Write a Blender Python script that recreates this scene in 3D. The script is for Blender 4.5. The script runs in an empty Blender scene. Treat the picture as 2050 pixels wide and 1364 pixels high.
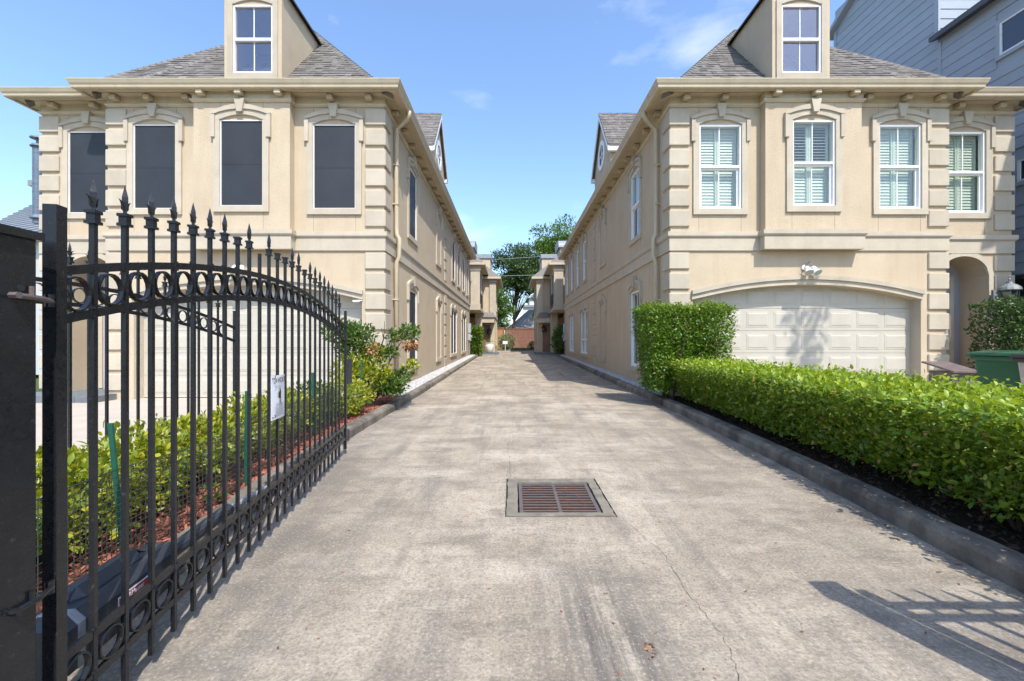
import bpy, bmesh, math, random
import numpy as np
from mathutils import Vector, Matrix

random.seed(7)
rng = np.random.default_rng(11)
scene = bpy.context.scene
C = scene.collection

# ---------------------------------------------------------------- camera, sky, sun, exposure
cam_data = bpy.data.cameras.new('camera')
cam_data.sensor_width = 36.0
cam_data.lens = 15.0
cam_data.clip_start = 0.05
cam_data.clip_end = 2000.0
cam = bpy.data.objects.new('camera', cam_data)
C.objects.link(cam)
cam.location = (0.0, 0.0, 1.27)
cam.rotation_euler = (math.radians(90), 0, 0)
scene.camera = cam

SUN_DIR = Vector((-0.43, 1.0, -1.53)).normalized()      # the way the light travels
SUN_EL = math.asin(-SUN_DIR.z)
SUN_ROT = math.atan2(-SUN_DIR.x, -SUN_DIR.y)

world = bpy.data.worlds.new('World')
scene.world = world
world.use_nodes = True
wn = world.node_tree
wn.nodes.clear()
w_out = wn.nodes.new('ShaderNodeOutputWorld')
w_bg = wn.nodes.new('ShaderNodeBackground')
w_sky = wn.nodes.new('ShaderNodeTexSky')
w_sky.sky_type = 'NISHITA'
w_sky.sun_disc = False
w_sky.sun_elevation = SUN_EL
w_sky.sun_rotation = SUN_ROT
w_sky.air_density = 1.15
w_sky.dust_density = 1.3
w_sky.ozone_density = 6.0
w_bg.inputs['Strength'].default_value = 0.15
# thin fair-weather cloud wisps all round the sky
w_tc = wn.nodes.new('ShaderNodeTexCoord')
w_map = wn.nodes.new('ShaderNodeMapping')
w_map.inputs['Scale'].default_value = (1.0, 1.0, 2.6)
w_map.inputs['Location'].default_value = (11.517, 6.425, 12.619)
w_noise = wn.nodes.new('ShaderNodeTexNoise')
w_noise.inputs['Scale'].default_value = 2.6
w_noise.inputs['Detail'].default_value = 7.0
w_noise.inputs['Roughness'].default_value = 0.58
w_ramp = wn.nodes.new('ShaderNodeMapRange')
w_ramp.inputs['From Min'].default_value = 0.56
w_ramp.inputs['From Max'].default_value = 0.95
w_ramp.inputs['To Max'].default_value = 0.7
w_mix = wn.nodes.new('ShaderNodeMix')
w_mix.data_type = 'RGBA'
w_mix.inputs[7].default_value = (4.6, 4.7, 4.85, 1)
L = wn.links
L.new(w_tc.outputs['Generated'], w_map.inputs['Vector'])
L.new(w_map.outputs[0], w_noise.inputs['Vector'])
L.new(w_noise.outputs['Fac'], w_ramp.inputs['Value'])
L.new(w_ramp.outputs[0], w_mix.inputs[0])
L.new(w_sky.outputs[0], w_mix.inputs[6])
w_tint = wn.nodes.new('ShaderNodeMix')                 # the camera's white balance leans slightly to magenta
w_tint.data_type = 'RGBA'; w_tint.blend_type = 'MULTIPLY'; w_tint.inputs[0].default_value = 1.0
w_tint.inputs[7].default_value = (1.0, 0.985, 0.985, 1)
L.new(w_mix.outputs[2], w_tint.inputs[6])
L.new(w_tint.outputs[2], w_bg.inputs['Color'])
L.new(w_bg.outputs[0], w_out.inputs['Surface'])

sun_data = bpy.data.lights.new('sun', 'SUN')
sun_data.energy = 2.7
sun_data.angle = math.radians(0.53)
sun_data.color = (1.0, 0.955, 0.88)
sun = bpy.data.objects.new('sun', sun_data)
sun.rotation_euler = SUN_DIR.to_track_quat('-Z', 'Y').to_euler()
sun.location = (20, -40, 60)
C.objects.link(sun)

scene.view_settings.view_transform = 'Standard'
scene.view_settings.look = 'None'
scene.view_settings.exposure = 1.14
scene.view_settings.gamma = 1.0
scene.view_settings.use_curve_mapping = False
scene.render.engine = 'CYCLES'
scene.cycles.max_bounces = 8
scene.cycles.diffuse_bounces = 5
scene.cycles.glossy_bounces = 2
scene.cycles.transmission_bounces = 4
scene.cycles.transparent_max_bounces = 8
scene.cycles.use_denoising = True
scene.cycles.use_adaptive_sampling = True
scene.cycles.adaptive_threshold = 0.02

# ---------------------------------------------------------------- materials
def srgb(r, g, b):
    def f(c):
        c /= 255.0
        return c / 12.92 if c <= 0.04045 else ((c + 0.055) / 1.055) ** 2.4
    return (f(r), f(g), f(b))

def new_mat(name):
    m = bpy.data.materials.new(name)
    m.use_nodes = True
    nt = m.node_tree
    return m, nt, nt.nodes['Principled BSDF'], nt.nodes['Material Output']

def noise(nt, vec, scale, detail=4, rough=0.55):
    n = nt.nodes.new('ShaderNodeTexNoise')
    n.inputs['Scale'].default_value = scale
    n.inputs['Detail'].default_value = detail
    n.inputs['Roughness'].default_value = rough
    nt.links.new(vec, n.inputs['Vector'])
    return n.outputs['Fac']

def maprange(nt, v, a, b, c=0.0, d=1.0):
    n = nt.nodes.new('ShaderNodeMapRange')
    n.inputs['From Min'].default_value = a
    n.inputs['From Max'].default_value = b
    n.inputs['To Min'].default_value = c
    n.inputs['To Max'].default_value = d
    nt.links.new(v, n.inputs['Value'])
    return n.outputs[0]

def mixc(nt, fac, a, b, mode='MIX'):
    n = nt.nodes.new('ShaderNodeMix')
    n.data_type = 'RGBA'
    n.blend_type = mode
    for sock, val in ((0, fac), (6, a), (7, b)):
        if isinstance(val, (int, float)):
            n.inputs[sock].default_value = val
        elif isinstance(val, tuple):
            n.inputs[sock].default_value = (*val[:3], 1)
        else:
            nt.links.new(val, n.inputs[sock])
    return n.outputs[2]

def position(nt, scale=None):
    g = nt.nodes.new('ShaderNodeNewGeometry')
    v = g.outputs['Position']
    if scale:
        mp = nt.nodes.new('ShaderNodeMapping')
        mp.inputs['Scale'].default_value = scale
        nt.links.new(v, mp.inputs['Vector'])
        v = mp.outputs[0]
    return v

def island(nt):
    return nt.nodes.new('ShaderNodeNewGeometry').outputs['Random Per Island']

def bump(nt, bsdf, h, strength, dist):
    b = nt.nodes.new('ShaderNodeBump')
    b.inputs['Strength'].default_value = strength
    b.inputs['Distance'].default_value = dist
    nt.links.new(h, b.inputs['Height'])
    nt.links.new(b.outputs[0], bsdf.inputs['Normal'])
    return b

def simple(name, c1, c2=None, scale=6.0, rough=0.6, bscale=60.0, bstr=0.15, bdist=0.004, metallic=0.0, streak=None, isl=0.0, spec=0.5, objvar=0.0, scuff=None):
    m, nt, b, _ = new_mat(name)
    c2 = c2 or tuple(x * 0.82 for x in c1)
    pos = position(nt)
    col = mixc(nt, maprange(nt, noise(nt, pos, scale, 6, 0.6), 0.3, 0.7), c1, c2)
    if streak:
        f = maprange(nt, noise(nt, position(nt, (2.2, 2.2, 0.30)), 1.6, 6, 0.65), 0.49, 0.70, 0, streak[1])
        col = mixc(nt, f, col, streak[0])
    if isl:
        f = maprange(nt, island(nt), 0, 1, 1 - isl, 1 + isl * 0.6)
        n = nt.nodes.new('ShaderNodeVectorMath'); n.operation = 'SCALE'
        nt.links.new(col, n.inputs[0]); nt.links.new(f, n.inputs['Scale'])
        col = n.outputs[0]
    if scuff:
        f = maprange(nt, noise(nt, pos, 30, 7, 0.78), 0.61, 0.69, 0, scuff[1])
        col = mixc(nt, f, col, scuff[0])
    if objvar:
        oi = nt.nodes.new('ShaderNodeObjectInfo')
        f = maprange(nt, oi.outputs['Random'], 0, 1, 1 - objvar, 1 + objvar * 0.5)
        n = nt.nodes.new('ShaderNodeVectorMath'); n.operation = 'SCALE'
        nt.links.new(col, n.inputs[0]); nt.links.new(f, n.inputs['Scale'])
        col = n.outputs[0]
    nt.links.new(col, b.inputs['Base Color'])
    rr = maprange(nt, noise(nt, pos, scale * 3, 3), 0.3, 0.7, max(0.02, rough - 0.08), min(1, rough + 0.08))
    nt.links.new(rr, b.inputs['Roughness'])
    b.inputs['Metallic'].default_value = metallic
    b.inputs['Specular IOR Level'].default_value = spec
    if bstr:
        bump(nt, b, noise(nt, pos, bscale, 5, 0.6), bstr, bdist)
    return m

M = {}
M['stucco'] = simple('stucco', (0.54, 0.445, 0.318), (0.475, 0.383, 0.268), 1.1, 0.9, 50, 0.7, 0.013, streak=((0.41, 0.315, 0.21), 0.38), spec=0.2)
M['trim'] = simple('cast_stone_trim', (0.525, 0.46, 0.36), (0.45, 0.39, 0.30), 2.6, 0.85, 70, 0.55, 0.009, streak=((0.38, 0.325, 0.24), 0.32), spec=0.2, objvar=0.09)
M['eaves'] = simple('painted_eaves', (0.54, 0.455, 0.315), (0.48, 0.40, 0.272), 3.0, 0.6, 30, 0.06, 0.004, streak=((0.38, 0.30, 0.19), 0.5))
M['white'] = simple('white_window_vinyl', (0.80, 0.80, 0.79), (0.76, 0.76, 0.75), 5, 0.4, 40, 0.02)
M['shutter'] = simple('shutter_paint', (0.58, 0.60, 0.54), (0.54, 0.56, 0.50), 5, 0.5, 40, 0.02)
M['garage'] = simple('garage_door_paint', (0.485, 0.452, 0.375), (0.45, 0.415, 0.345), 3, 0.45, 90, 0.04, 0.003, streak=((0.39, 0.36, 0.295), 0.25))
M['screen'] = simple('solar_screen', (0.028, 0.032, 0.038), (0.018, 0.021, 0.026), 1.2, 0.55, 500, 0.4, 0.002, spec=0.45)
M['iron'] = simple('black_painted_iron', (0.009, 0.010, 0.0125), (0.014, 0.015, 0.018), 22, 0.30, 30, 0.06, 0.004, spec=0.42, scuff=((0.085, 0.088, 0.092), 0.55))
M['black'] = simple('black_plastic', (0.018, 0.019, 0.021), (0.024, 0.025, 0.027), 9, 0.45, 60, 0.08)
M['opener'] = simple('charcoal_plastic', (0.030, 0.034, 0.040), (0.038, 0.042, 0.048), 9, 0.42, 200, 0.1, 0.001)
M['galv'] = simple('weathered_zinc', (0.30, 0.32, 0.33), (0.22, 0.24, 0.26), 7, 0.6, 40, 0.05, metallic=0.2)
M['flue'] = simple('blue_grey_flue', (0.16, 0.20, 0.24), (0.11, 0.14, 0.18), 9, 0.5, 30, 0.05, metallic=0.3)
M['metalroof'] = simple('grey_metal_roof', (0.34, 0.36, 0.40), (0.30, 0.32, 0.36), 3, 0.45, 20, 0.04, isl=0.05)
M['shingle'] = simple('roof_shingle', (0.205, 0.19, 0.172), (0.155, 0.143, 0.132), 9, 0.95, 240, 0.5, 0.004, isl=0.26, spec=0.15)
M['siding'] = simple('blue_grey_siding', (0.36, 0.395, 0.43), (0.33, 0.365, 0.40), 2, 0.6, 60, 0.05, spec=0.3, objvar=0.05)
M['sidetrim'] = simple('blue_grey_trim', (0.35, 0.385, 0.42), (0.33, 0.36, 0.395), 2, 0.6, 60, 0.05)
M['sidedark'] = simple('dark_grey_siding', (0.085, 0.09, 0.095), (0.07, 0.075, 0.08), 2, 0.6, 60, 0.05)
M['slate'] = simple('slate_step', (0.16, 0.175, 0.19), (0.11, 0.12, 0.13), 5, 0.6, 60, 0.2)
M['soil'] = simple('dark_soil', (0.040, 0.029, 0.021), (0.024, 0.018, 0.014), 12, 1.0, 40, 1.0, 0.03, spec=0.1)
M['mulchbase'] = simple('mulch_bed', (0.15, 0.06, 0.04), (0.075, 0.032, 0.024), 14, 1.0, 40, 1.0, 0.03, spec=0.1)
M['grass_ground'] = simple('lawn_soil', (0.075, 0.115, 0.035), (0.055, 0.08, 0.028), 4, 1.0, 60, 0.8, 0.02, spec=0.1)
M['asphalt'] = simple('asphalt', (0.055, 0.055, 0.056), (0.04, 0.04, 0.042), 3, 0.95, 160, 0.6, 0.006)
M['wood'] = simple('grey_brown_planks', (0.17, 0.125, 0.115), (0.11, 0.083, 0.078), 8, 0.6, 60, 0.25, isl=0.2)
M['fencewood'] = simple('red_brown_fence', (0.26, 0.105, 0.062), (0.18, 0.07, 0.042), 3, 0.7, 30, 0.3, streak=((0.30, 0.18, 0.11), 0.5), isl=0.2)
M['cedar'] = simple('orange_cedar', (0.45, 0.20, 0.07), (0.36, 0.15, 0.05), 3, 0.7, 30, 0.3)
M['bark'] = simple('bark', (0.13, 0.098, 0.072), (0.075, 0.057, 0.043), 9, 0.95, 30, 1.0, 0.02, spec=0.15)
M['twig'] = simple('dark_twig', (0.075, 0.052, 0.036), (0.05, 0.036, 0.026), 12, 0.95, 60, 0.6, 0.005, spec=0.15)
M['greenbin'] = simple('green_bin_plastic', (0.012, 0.105, 0.046), (0.010, 0.085, 0.037), 4, 0.42, 60, 0.05)
M['binlid'] = simple('dark_green_lid', (0.012, 0.10, 0.050), (0.012, 0.08, 0.04), 5, 0.38, 60, 0.08)
M['taupebin'] = simple('taupe_bin_plastic', (0.42, 0.385, 0.35), (0.36, 0.33, 0.30), 5, 0.5, 60, 0.05)
M['stake'] = simple('green_stake', (0.010, 0.10, 0.06), (0.012, 0.075, 0.048), 14, 0.5, 60, 0.1)
M['wire'] = simple('dark_green_wire', (0.045, 0.062, 0.055), (0.06, 0.07, 0.066), 14, 0.5, 60, 0.0)
M['paper'] = simple('white_sheet', (0.78, 0.79, 0.82), (0.74, 0.75, 0.78), 8, 0.5, 20, 0.05)
M['ink'] = simple('black_ink', (0.02, 0.02, 0.022), None, 8, 0.6, 20, 0.0)
M['greyink'] = simple('grey_ink', (0.30, 0.31, 0.34), None, 8, 0.6, 20, 0.0)
M['red'] = simple('red_badge', (0.36, 0.03, 0.025), None, 8, 0.4, 20, 0.0)
M['rust'] = simple('rusty_steel', (0.05, 0.036, 0.032), (0.17, 0.06, 0.028), 12, 0.7, 60, 0.5, 0.003, metallic=0.25)
M['rustbar'] = simple('worn_grate_steel', (0.155, 0.14, 0.135), (0.12, 0.088, 0.075), 18, 0.6, 80, 0.4, 0.002, metallic=0.3)
M['pit'] = simple('dirty_pit', (0.022, 0.014, 0.010), (0.15, 0.05, 0.022), 9, 1.0, 30, 0.6, 0.02)
M['door'] = simple('dark_entry_door', (0.022, 0.022, 0.025), (0.03, 0.03, 0.033), 4, 0.4, 30, 0.05)
M['doorblue'] = simple('slate_blue_door', (0.10, 0.115, 0.145), (0.09, 0.10, 0.13), 4, 0.45, 30, 0.05)
M['brown'] = simple('brown_door', (0.22, 0.125, 0.075), (0.17, 0.095, 0.055), 4, 0.5, 30, 0.1)
M['lamp'] = simple('verdigris_lamp', (0.26, 0.275, 0.265), (0.17, 0.20, 0.195), 16, 0.5, 30, 0.1, metallic=0.2)
M['urn'] = simple('white_glazed_urn', (0.75, 0.73, 0.68), (0.68, 0.66, 0.60), 5, 0.35, 30, 0.02)
M['meter'] = simple('grey_meter_box', (0.40, 0.43, 0.44), (0.35, 0.38, 0.39), 5, 0.5, 30, 0.02)
M['farwhite'] = simple('far_white_wall', (0.62, 0.62, 0.60), (0.55, 0.55, 0.54), 2, 0.8, 30, 0.02)
M['farroof'] = simple('far_grey_roof', (0.24, 0.24, 0.245), (0.19, 0.19, 0.195), 5, 0.9, 60, 0.3)
M['gravel'] = simple('white_stone', (0.56, 0.555, 0.545), (0.44, 0.435, 0.43), 30, 0.7, 60, 0.2, isl=0.35)
M['gravelbase'] = simple('gravel_bed_grit', (0.20, 0.19, 0.175), (0.12, 0.115, 0.105), 40, 0.95, 60, 0.6, 0.01)
M['mulch'] = simple('red_mulch', (0.37, 0.135, 0.085), (0.22, 0.075, 0.05), 40, 0.95, 60, 0.4, isl=0.55, spec=0.15)
M['darkchip'] = simple('dark_leaf_litter', (0.115, 0.075, 0.05), (0.055, 0.038, 0.028), 40, 0.95, 60, 0.4, isl=0.55, spec=0.15)
M['drychip'] = simple('dry_leaf', (0.30, 0.16, 0.09), (0.12, 0.085, 0.06), 40, 0.9, 60, 0.3, isl=0.5)
M['joint'] = simple('control_joint_line', (0.30, 0.225, 0.145), None, 20, 0.95, 60, 0.1)  # dark strip colour of the control joints in the stucco
M['crack'] = simple('crack_dirt', (0.045, 0.040, 0.034), None, 20, 1.0, 60, 0.1)
M['interior'] = simple('dim_room', (0.42, 0.39, 0.40), (0.30, 0.28, 0.29), 0.8, 0.9, 5, 0.0)
M['darkroof'] = simple('dark_drip_edge', (0.05, 0.045, 0.042), None, 9, 0.7, 60, 0.1)
M['lens'] = simple('lamp_lens', (0.42, 0.44, 0.38), None, 9, 0.25, 60, 0.1)

def concrete():
    m, nt, b, _ = new_mat('weathered_concrete')
    pos = position(nt)
    def math_(op, a, b_=None):
        n = nt.nodes.new('ShaderNodeMath'); n.operation = op
        for k, v in enumerate((a, b_)):
            if v is None: continue
            if isinstance(v, (int, float)): n.inputs[k].default_value = v
            else: nt.links.new(v, n.inputs[k])
        return n.outputs[0]
    sx = nt.nodes.new('ShaderNodeSeparateXYZ'); nt.links.new(pos, sx.inputs[0])
    X, Y = sx.outputs[0], sx.outputs[1]
    base = mixc(nt, maprange(nt, noise(nt, pos, 0.9, 9, 0.68), 0.40, 0.60), (0.44, 0.375, 0.285), (0.29, 0.24, 0.178))
    st = maprange(nt, noise(nt, position(nt, (3.2, 0.45, 1)), 1.0, 8, 0.7), 0.48, 0.64, 0, 0.78)      # tyre-dark streaks along the drive
    base = mixc(nt, st, base, (0.19, 0.167, 0.14))
    dk = maprange(nt, noise(nt, position(nt, (0.8, 1.3, 1)), 1.9, 9, 0.72), 0.49, 0.62, 0, 0.74)      # damp, mossy blotches
    base = mixc(nt, dk, base, (0.20, 0.170, 0.132))
    lt = maprange(nt, noise(nt, position(nt, (0.55, 1.5, 1)), 1.1, 8, 0.68), 0.52, 0.66, 0, 0.6)
    base = mixc(nt, lt, base, (0.52, 0.455, 0.365))
    # the oil and rubber stain on the near centre line, and mottled darkening towards the gate
    tyre = noise(nt, position(nt, (16, 0.8, 1)), 1.0, 6, 0.7)
    gx_ = maprange(nt, math_('ABSOLUTE', math_('SUBTRACT', X, 0.42)), 0.34, 0.06)
    gy_ = maprange(nt, Y, 2.75, 1.9)
    sm = math_('MULTIPLY', math_('MULTIPLY', gx_, gy_), maprange(nt, tyre, 0.38, 0.58, 0.10, 1.0))
    base = mixc(nt, sm, base, (0.105, 0.095, 0.084))
    gl = math_('MULTIPLY', maprange(nt, math_('ADD', X, math_('MULTIPLY', Y, 0.15)), -0.35, -1.0), maprange(nt, noise(nt, pos, 3.0, 7, 0.7), 0.36, 0.60, 0.1, 0.8))
    base = mixc(nt, gl, base, (0.165, 0.150, 0.130))
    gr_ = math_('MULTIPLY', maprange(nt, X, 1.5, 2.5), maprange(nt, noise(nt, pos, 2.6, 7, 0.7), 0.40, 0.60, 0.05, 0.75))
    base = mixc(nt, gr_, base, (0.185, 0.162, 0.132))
    grain = noise(nt, pos, 62, 6, 0.78)
    base = mixc(nt, maprange(nt, grain, 0.50, 0.62, 0, 0.62), base, (0.13, 0.114, 0.096))
    base = mixc(nt, maprange(nt, grain, 0.45, 0.36, 0, 0.55), base, (0.57, 0.515, 0.445))
    mid = noise(nt, pos, 17, 7, 0.78)
    base = mixc(nt, maprange(nt, mid, 0.51, 0.63, 0, 0.55), base, (0.17, 0.148, 0.122))
    brush = noise(nt, position(nt, (2.0, 52, 1)), 1.0, 5, 0.75)                                       # broom marks across
    base = mixc(nt, maprange(nt, brush, 0.53, 0.66, 0, 0.16), base, (0.16, 0.14, 0.115))
    nt.links.new(base, b.inputs['Base Color'])
    b.inputs['Roughness'].default_value = 0.95
    b.inputs['Specular IOR Level'].default_value = 0.15
    bump(nt, b, math_('ADD', grain, math_('MULTIPLY', brush, 0.4)), 0.7, 0.009)
    return m
M['concrete'] = concrete()
M['apron'] = simple('pale_apron_concrete', (0.46, 0.405, 0.335), (0.38, 0.335, 0.278), 1.6, 0.93, 90, 0.4, 0.005, spec=0.2)
M['kerb'] = simple('kerb_concrete', (0.29, 0.25, 0.20), (0.095, 0.083, 0.07), 3.6, 0.95, 60, 0.9, 0.014, streak=((0.06, 0.053, 0.045), 0.75), spec=0.2)
M['collar'] = simple('drain_collar_concrete', (0.235, 0.212, 0.165), (0.13, 0.117, 0.092), 9, 0.93, 120, 0.4, 0.004, spec=0.2)

def leaf_mat(name, dark, mid, bright, trans=0.3, rough=0.4):
    m, nt, b, out = new_mat(name)
    r = nt.nodes.new('ShaderNodeValToRGB')
    r.color_ramp.elements[0].color = (*dark, 1)
    r.color_ramp.elements[1].color = (*bright, 1)
    e = r.color_ramp.elements.new(0.55); e.color = (*mid, 1)
    g = nt.nodes.new('ShaderNodeNewGeometry')
    oi = nt.nodes.new('ShaderNodeObjectInfo')
    add = nt.nodes.new('ShaderNodeMath'); add.operation = 'ADD'
    nt.links.new(g.outputs['Random Per Island'], add.inputs[0]); nt.links.new(oi.outputs['Random'], add.inputs[1])
    fr = nt.nodes.new('ShaderNodeMath'); fr.operation = 'FRACT'
    nt.links.new(add.outputs[0], fr.inputs[0])
    nt.links.new(fr.outputs[0], r.inputs['Fac'])
    col = mixc(nt, maprange(nt, noise(nt, g.outputs['Position'], 3.0, 3), 0.35, 0.65, 0, 0.45), r.outputs['Color'], mid)
    nt.links.new(col, b.inputs['Base Color'])
    b.inputs['Roughness'].default_value = rough
    b.inputs['Specular IOR Level'].default_value = 0.45
    t = nt.nodes.new('ShaderNodeBsdfTranslucent')
    tc = mixc(nt, 0.5, col, (bright[0] * 1.2, bright[1] * 1.2, bright[2] * 0.6))
    nt.links.new(tc, t.inputs['Color'])
    mx = nt.nodes.new('ShaderNodeMixShader')
    mx.inputs[0].default_value = trans
    nt.links.new(b.outputs[0], mx.inputs[1]); nt.links.new(t.outputs[0], mx.inputs[2])
    nt.links.new(mx.outputs[0], out.inputs['Surface'])
    return m
M['hedge'] = leaf_mat('hedge_leaf', (0.055, 0.115, 0.012), (0.125, 0.215, 0.018), (0.30, 0.38, 0.040), 0.36, 0.40)
M['hedge2'] = leaf_mat('tall_hedge_leaf', (0.040, 0.105, 0.012), (0.10, 0.20, 0.018), (0.24, 0.35, 0.030), 0.34, 0.40)
M['hedge3'] = leaf_mat('dark_hedge_leaf', (0.024, 0.058, 0.014), (0.042, 0.090, 0.020), (0.085, 0.14, 0.030), 0.25, 0.42)  # deep green leaf for the entry hedge and the lawn bush
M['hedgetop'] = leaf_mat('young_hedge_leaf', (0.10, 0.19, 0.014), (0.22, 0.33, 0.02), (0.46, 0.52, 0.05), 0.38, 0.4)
M['shrub'] = leaf_mat('yellow_green_leaf', (0.07, 0.13, 0.012), (0.22, 0.28, 0.018), (0.52, 0.47, 0.035), 0.38, 0.42)
M['shrub2'] = leaf_mat('deep_green_leaf', (0.028, 0.070, 0.014), (0.070, 0.14, 0.020), (0.16, 0.23, 0.030), 0.30, 0.42)
M['dryleaf'] = leaf_mat('dry_orange_leaf', (0.22, 0.09, 0.035), (0.34, 0.16, 0.065), (0.44, 0.27, 0.12), 0.2, 0.7)
M['tree'] = leaf_mat('oak_leaf', (0.018, 0.045, 0.012), (0.040, 0.085, 0.018), (0.10, 0.16, 0.030), 0.28, 0.5)
M['tree2'] = leaf_mat('bright_tree_leaf', (0.045, 0.095, 0.012), (0.085, 0.165, 0.018), (0.16, 0.26, 0.030), 0.3, 0.5)
M['varieg'] = leaf_mat('variegated_leaf', (0.07, 0.12, 0.04), (0.20, 0.25, 0.10), (0.46, 0.45, 0.27), 0.25, 0.5)
M['grass'] = leaf_mat('grass_blade', (0.035, 0.085, 0.012), (0.060, 0.13, 0.018), (0.10, 0.17, 0.030), 0.3, 0.5)

def glass_mat(name, tint, ior=1.5, reflect=1.0, rough=0.0):
    m, nt, b, out = new_mat(name)
    nt.nodes.remove(b)
    tr = nt.nodes.new('ShaderNodeBsdfTransparent'); tr.inputs[0].default_value = (*tint, 1)
    gl = nt.nodes.new('ShaderNodeBsdfGlossy'); gl.inputs['Roughness'].default_value = rough
    g = nt.nodes.new('ShaderNodeNewGeometry')
    bm_ = nt.nodes.new('ShaderNodeBump'); bm_.inputs['Strength'].default_value = 0.035; bm_.inputs['Distance'].default_value = 0.05
    nt.links.new(noise(nt, g.outputs['Position'], 2.2, 1), bm_.inputs['Height'])
    nt.links.new(bm_.outputs[0], gl.inputs['Normal'])
    f0 = ((ior - 1) / (ior + 1)) ** 2 * reflect               # Schlick reflectance, the same on both faces of the sheet
    dt = nt.nodes.new('ShaderNodeVectorMath'); dt.operation = 'DOT_PRODUCT'
    nt.links.new(g.outputs['Normal'], dt.inputs[0]); nt.links.new(g.outputs['Incoming'], dt.inputs[1])
    ab = nt.nodes.new('ShaderNodeMath'); ab.operation = 'ABSOLUTE'; nt.links.new(dt.outputs['Value'], ab.inputs[0])
    om = nt.nodes.new('ShaderNodeMath'); om.operation = 'SUBTRACT'; om.inputs[0].default_value = 1.0; nt.links.new(ab.outputs[0], om.inputs[1])
    pw = nt.nodes.new('ShaderNodeMath'); pw.operation = 'POWER'; pw.inputs[1].default_value = 5.0; nt.links.new(om.outputs[0], pw.inputs[0])
    ml = nt.nodes.new('ShaderNodeMath'); ml.operation = 'MULTIPLY_ADD'; ml.inputs[1].default_value = 1 - f0; ml.inputs[2].default_value = f0
    ml.use_clamp = True
    nt.links.new(pw.outputs[0], ml.inputs[0])
    mx = nt.nodes.new('ShaderNodeMixShader')
    nt.links.new(ml.outputs[0], mx.inputs[0]); nt.links.new(tr.outputs[0], mx.inputs[1]); nt.links.new(gl.outputs[0], mx.inputs[2])
    nt.links.new(mx.outputs[0], out.inputs['Surface'])
    return m
M['glass'] = glass_mat('window_glass', (0.93, 0.965, 0.935), 1.5, 1.5)
M['glass2'] = glass_mat('dormer_glass', (0.88, 0.86, 0.93), 1.5, 4.2)
M['skyglass'] = simple('sky_reflecting_glass', (0.03, 0.035, 0.05), None, 1, 0.06, 3, 0.02, 0.01, spec=1.0)
M['lampglass'] = glass_mat('lamp_glass', (0.85, 0.88, 0.9), 1.45, 1.2)

# ---------------------------------------------------------------- mesh helpers
WL = {}            # world location of every object made here

def put(o, parent, loc=(0, 0, 0)):
    C.objects.link(o)
    loc = Vector(loc)
    if parent is not None:
        o.parent = parent
        o.location = loc - WL[parent]
    else:
        o.location = loc
    WL[o] = loc
    return o

def tag(o, label=None, cat=None, group=None, kind=None):
    if label: o['label'] = label
    if cat: o['category'] = cat
    if group: o['group'] = group
    if kind: o['kind'] = kind
    return o

def empty(name, loc, parent=None):
    o = bpy.data.objects.new(name, None)
    o.empty_display_size = 0.2
    return put(o, parent, loc)

def mesh_obj(name, me, parent, loc):
    return put(bpy.data.objects.new(name, me), parent, loc)

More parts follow.
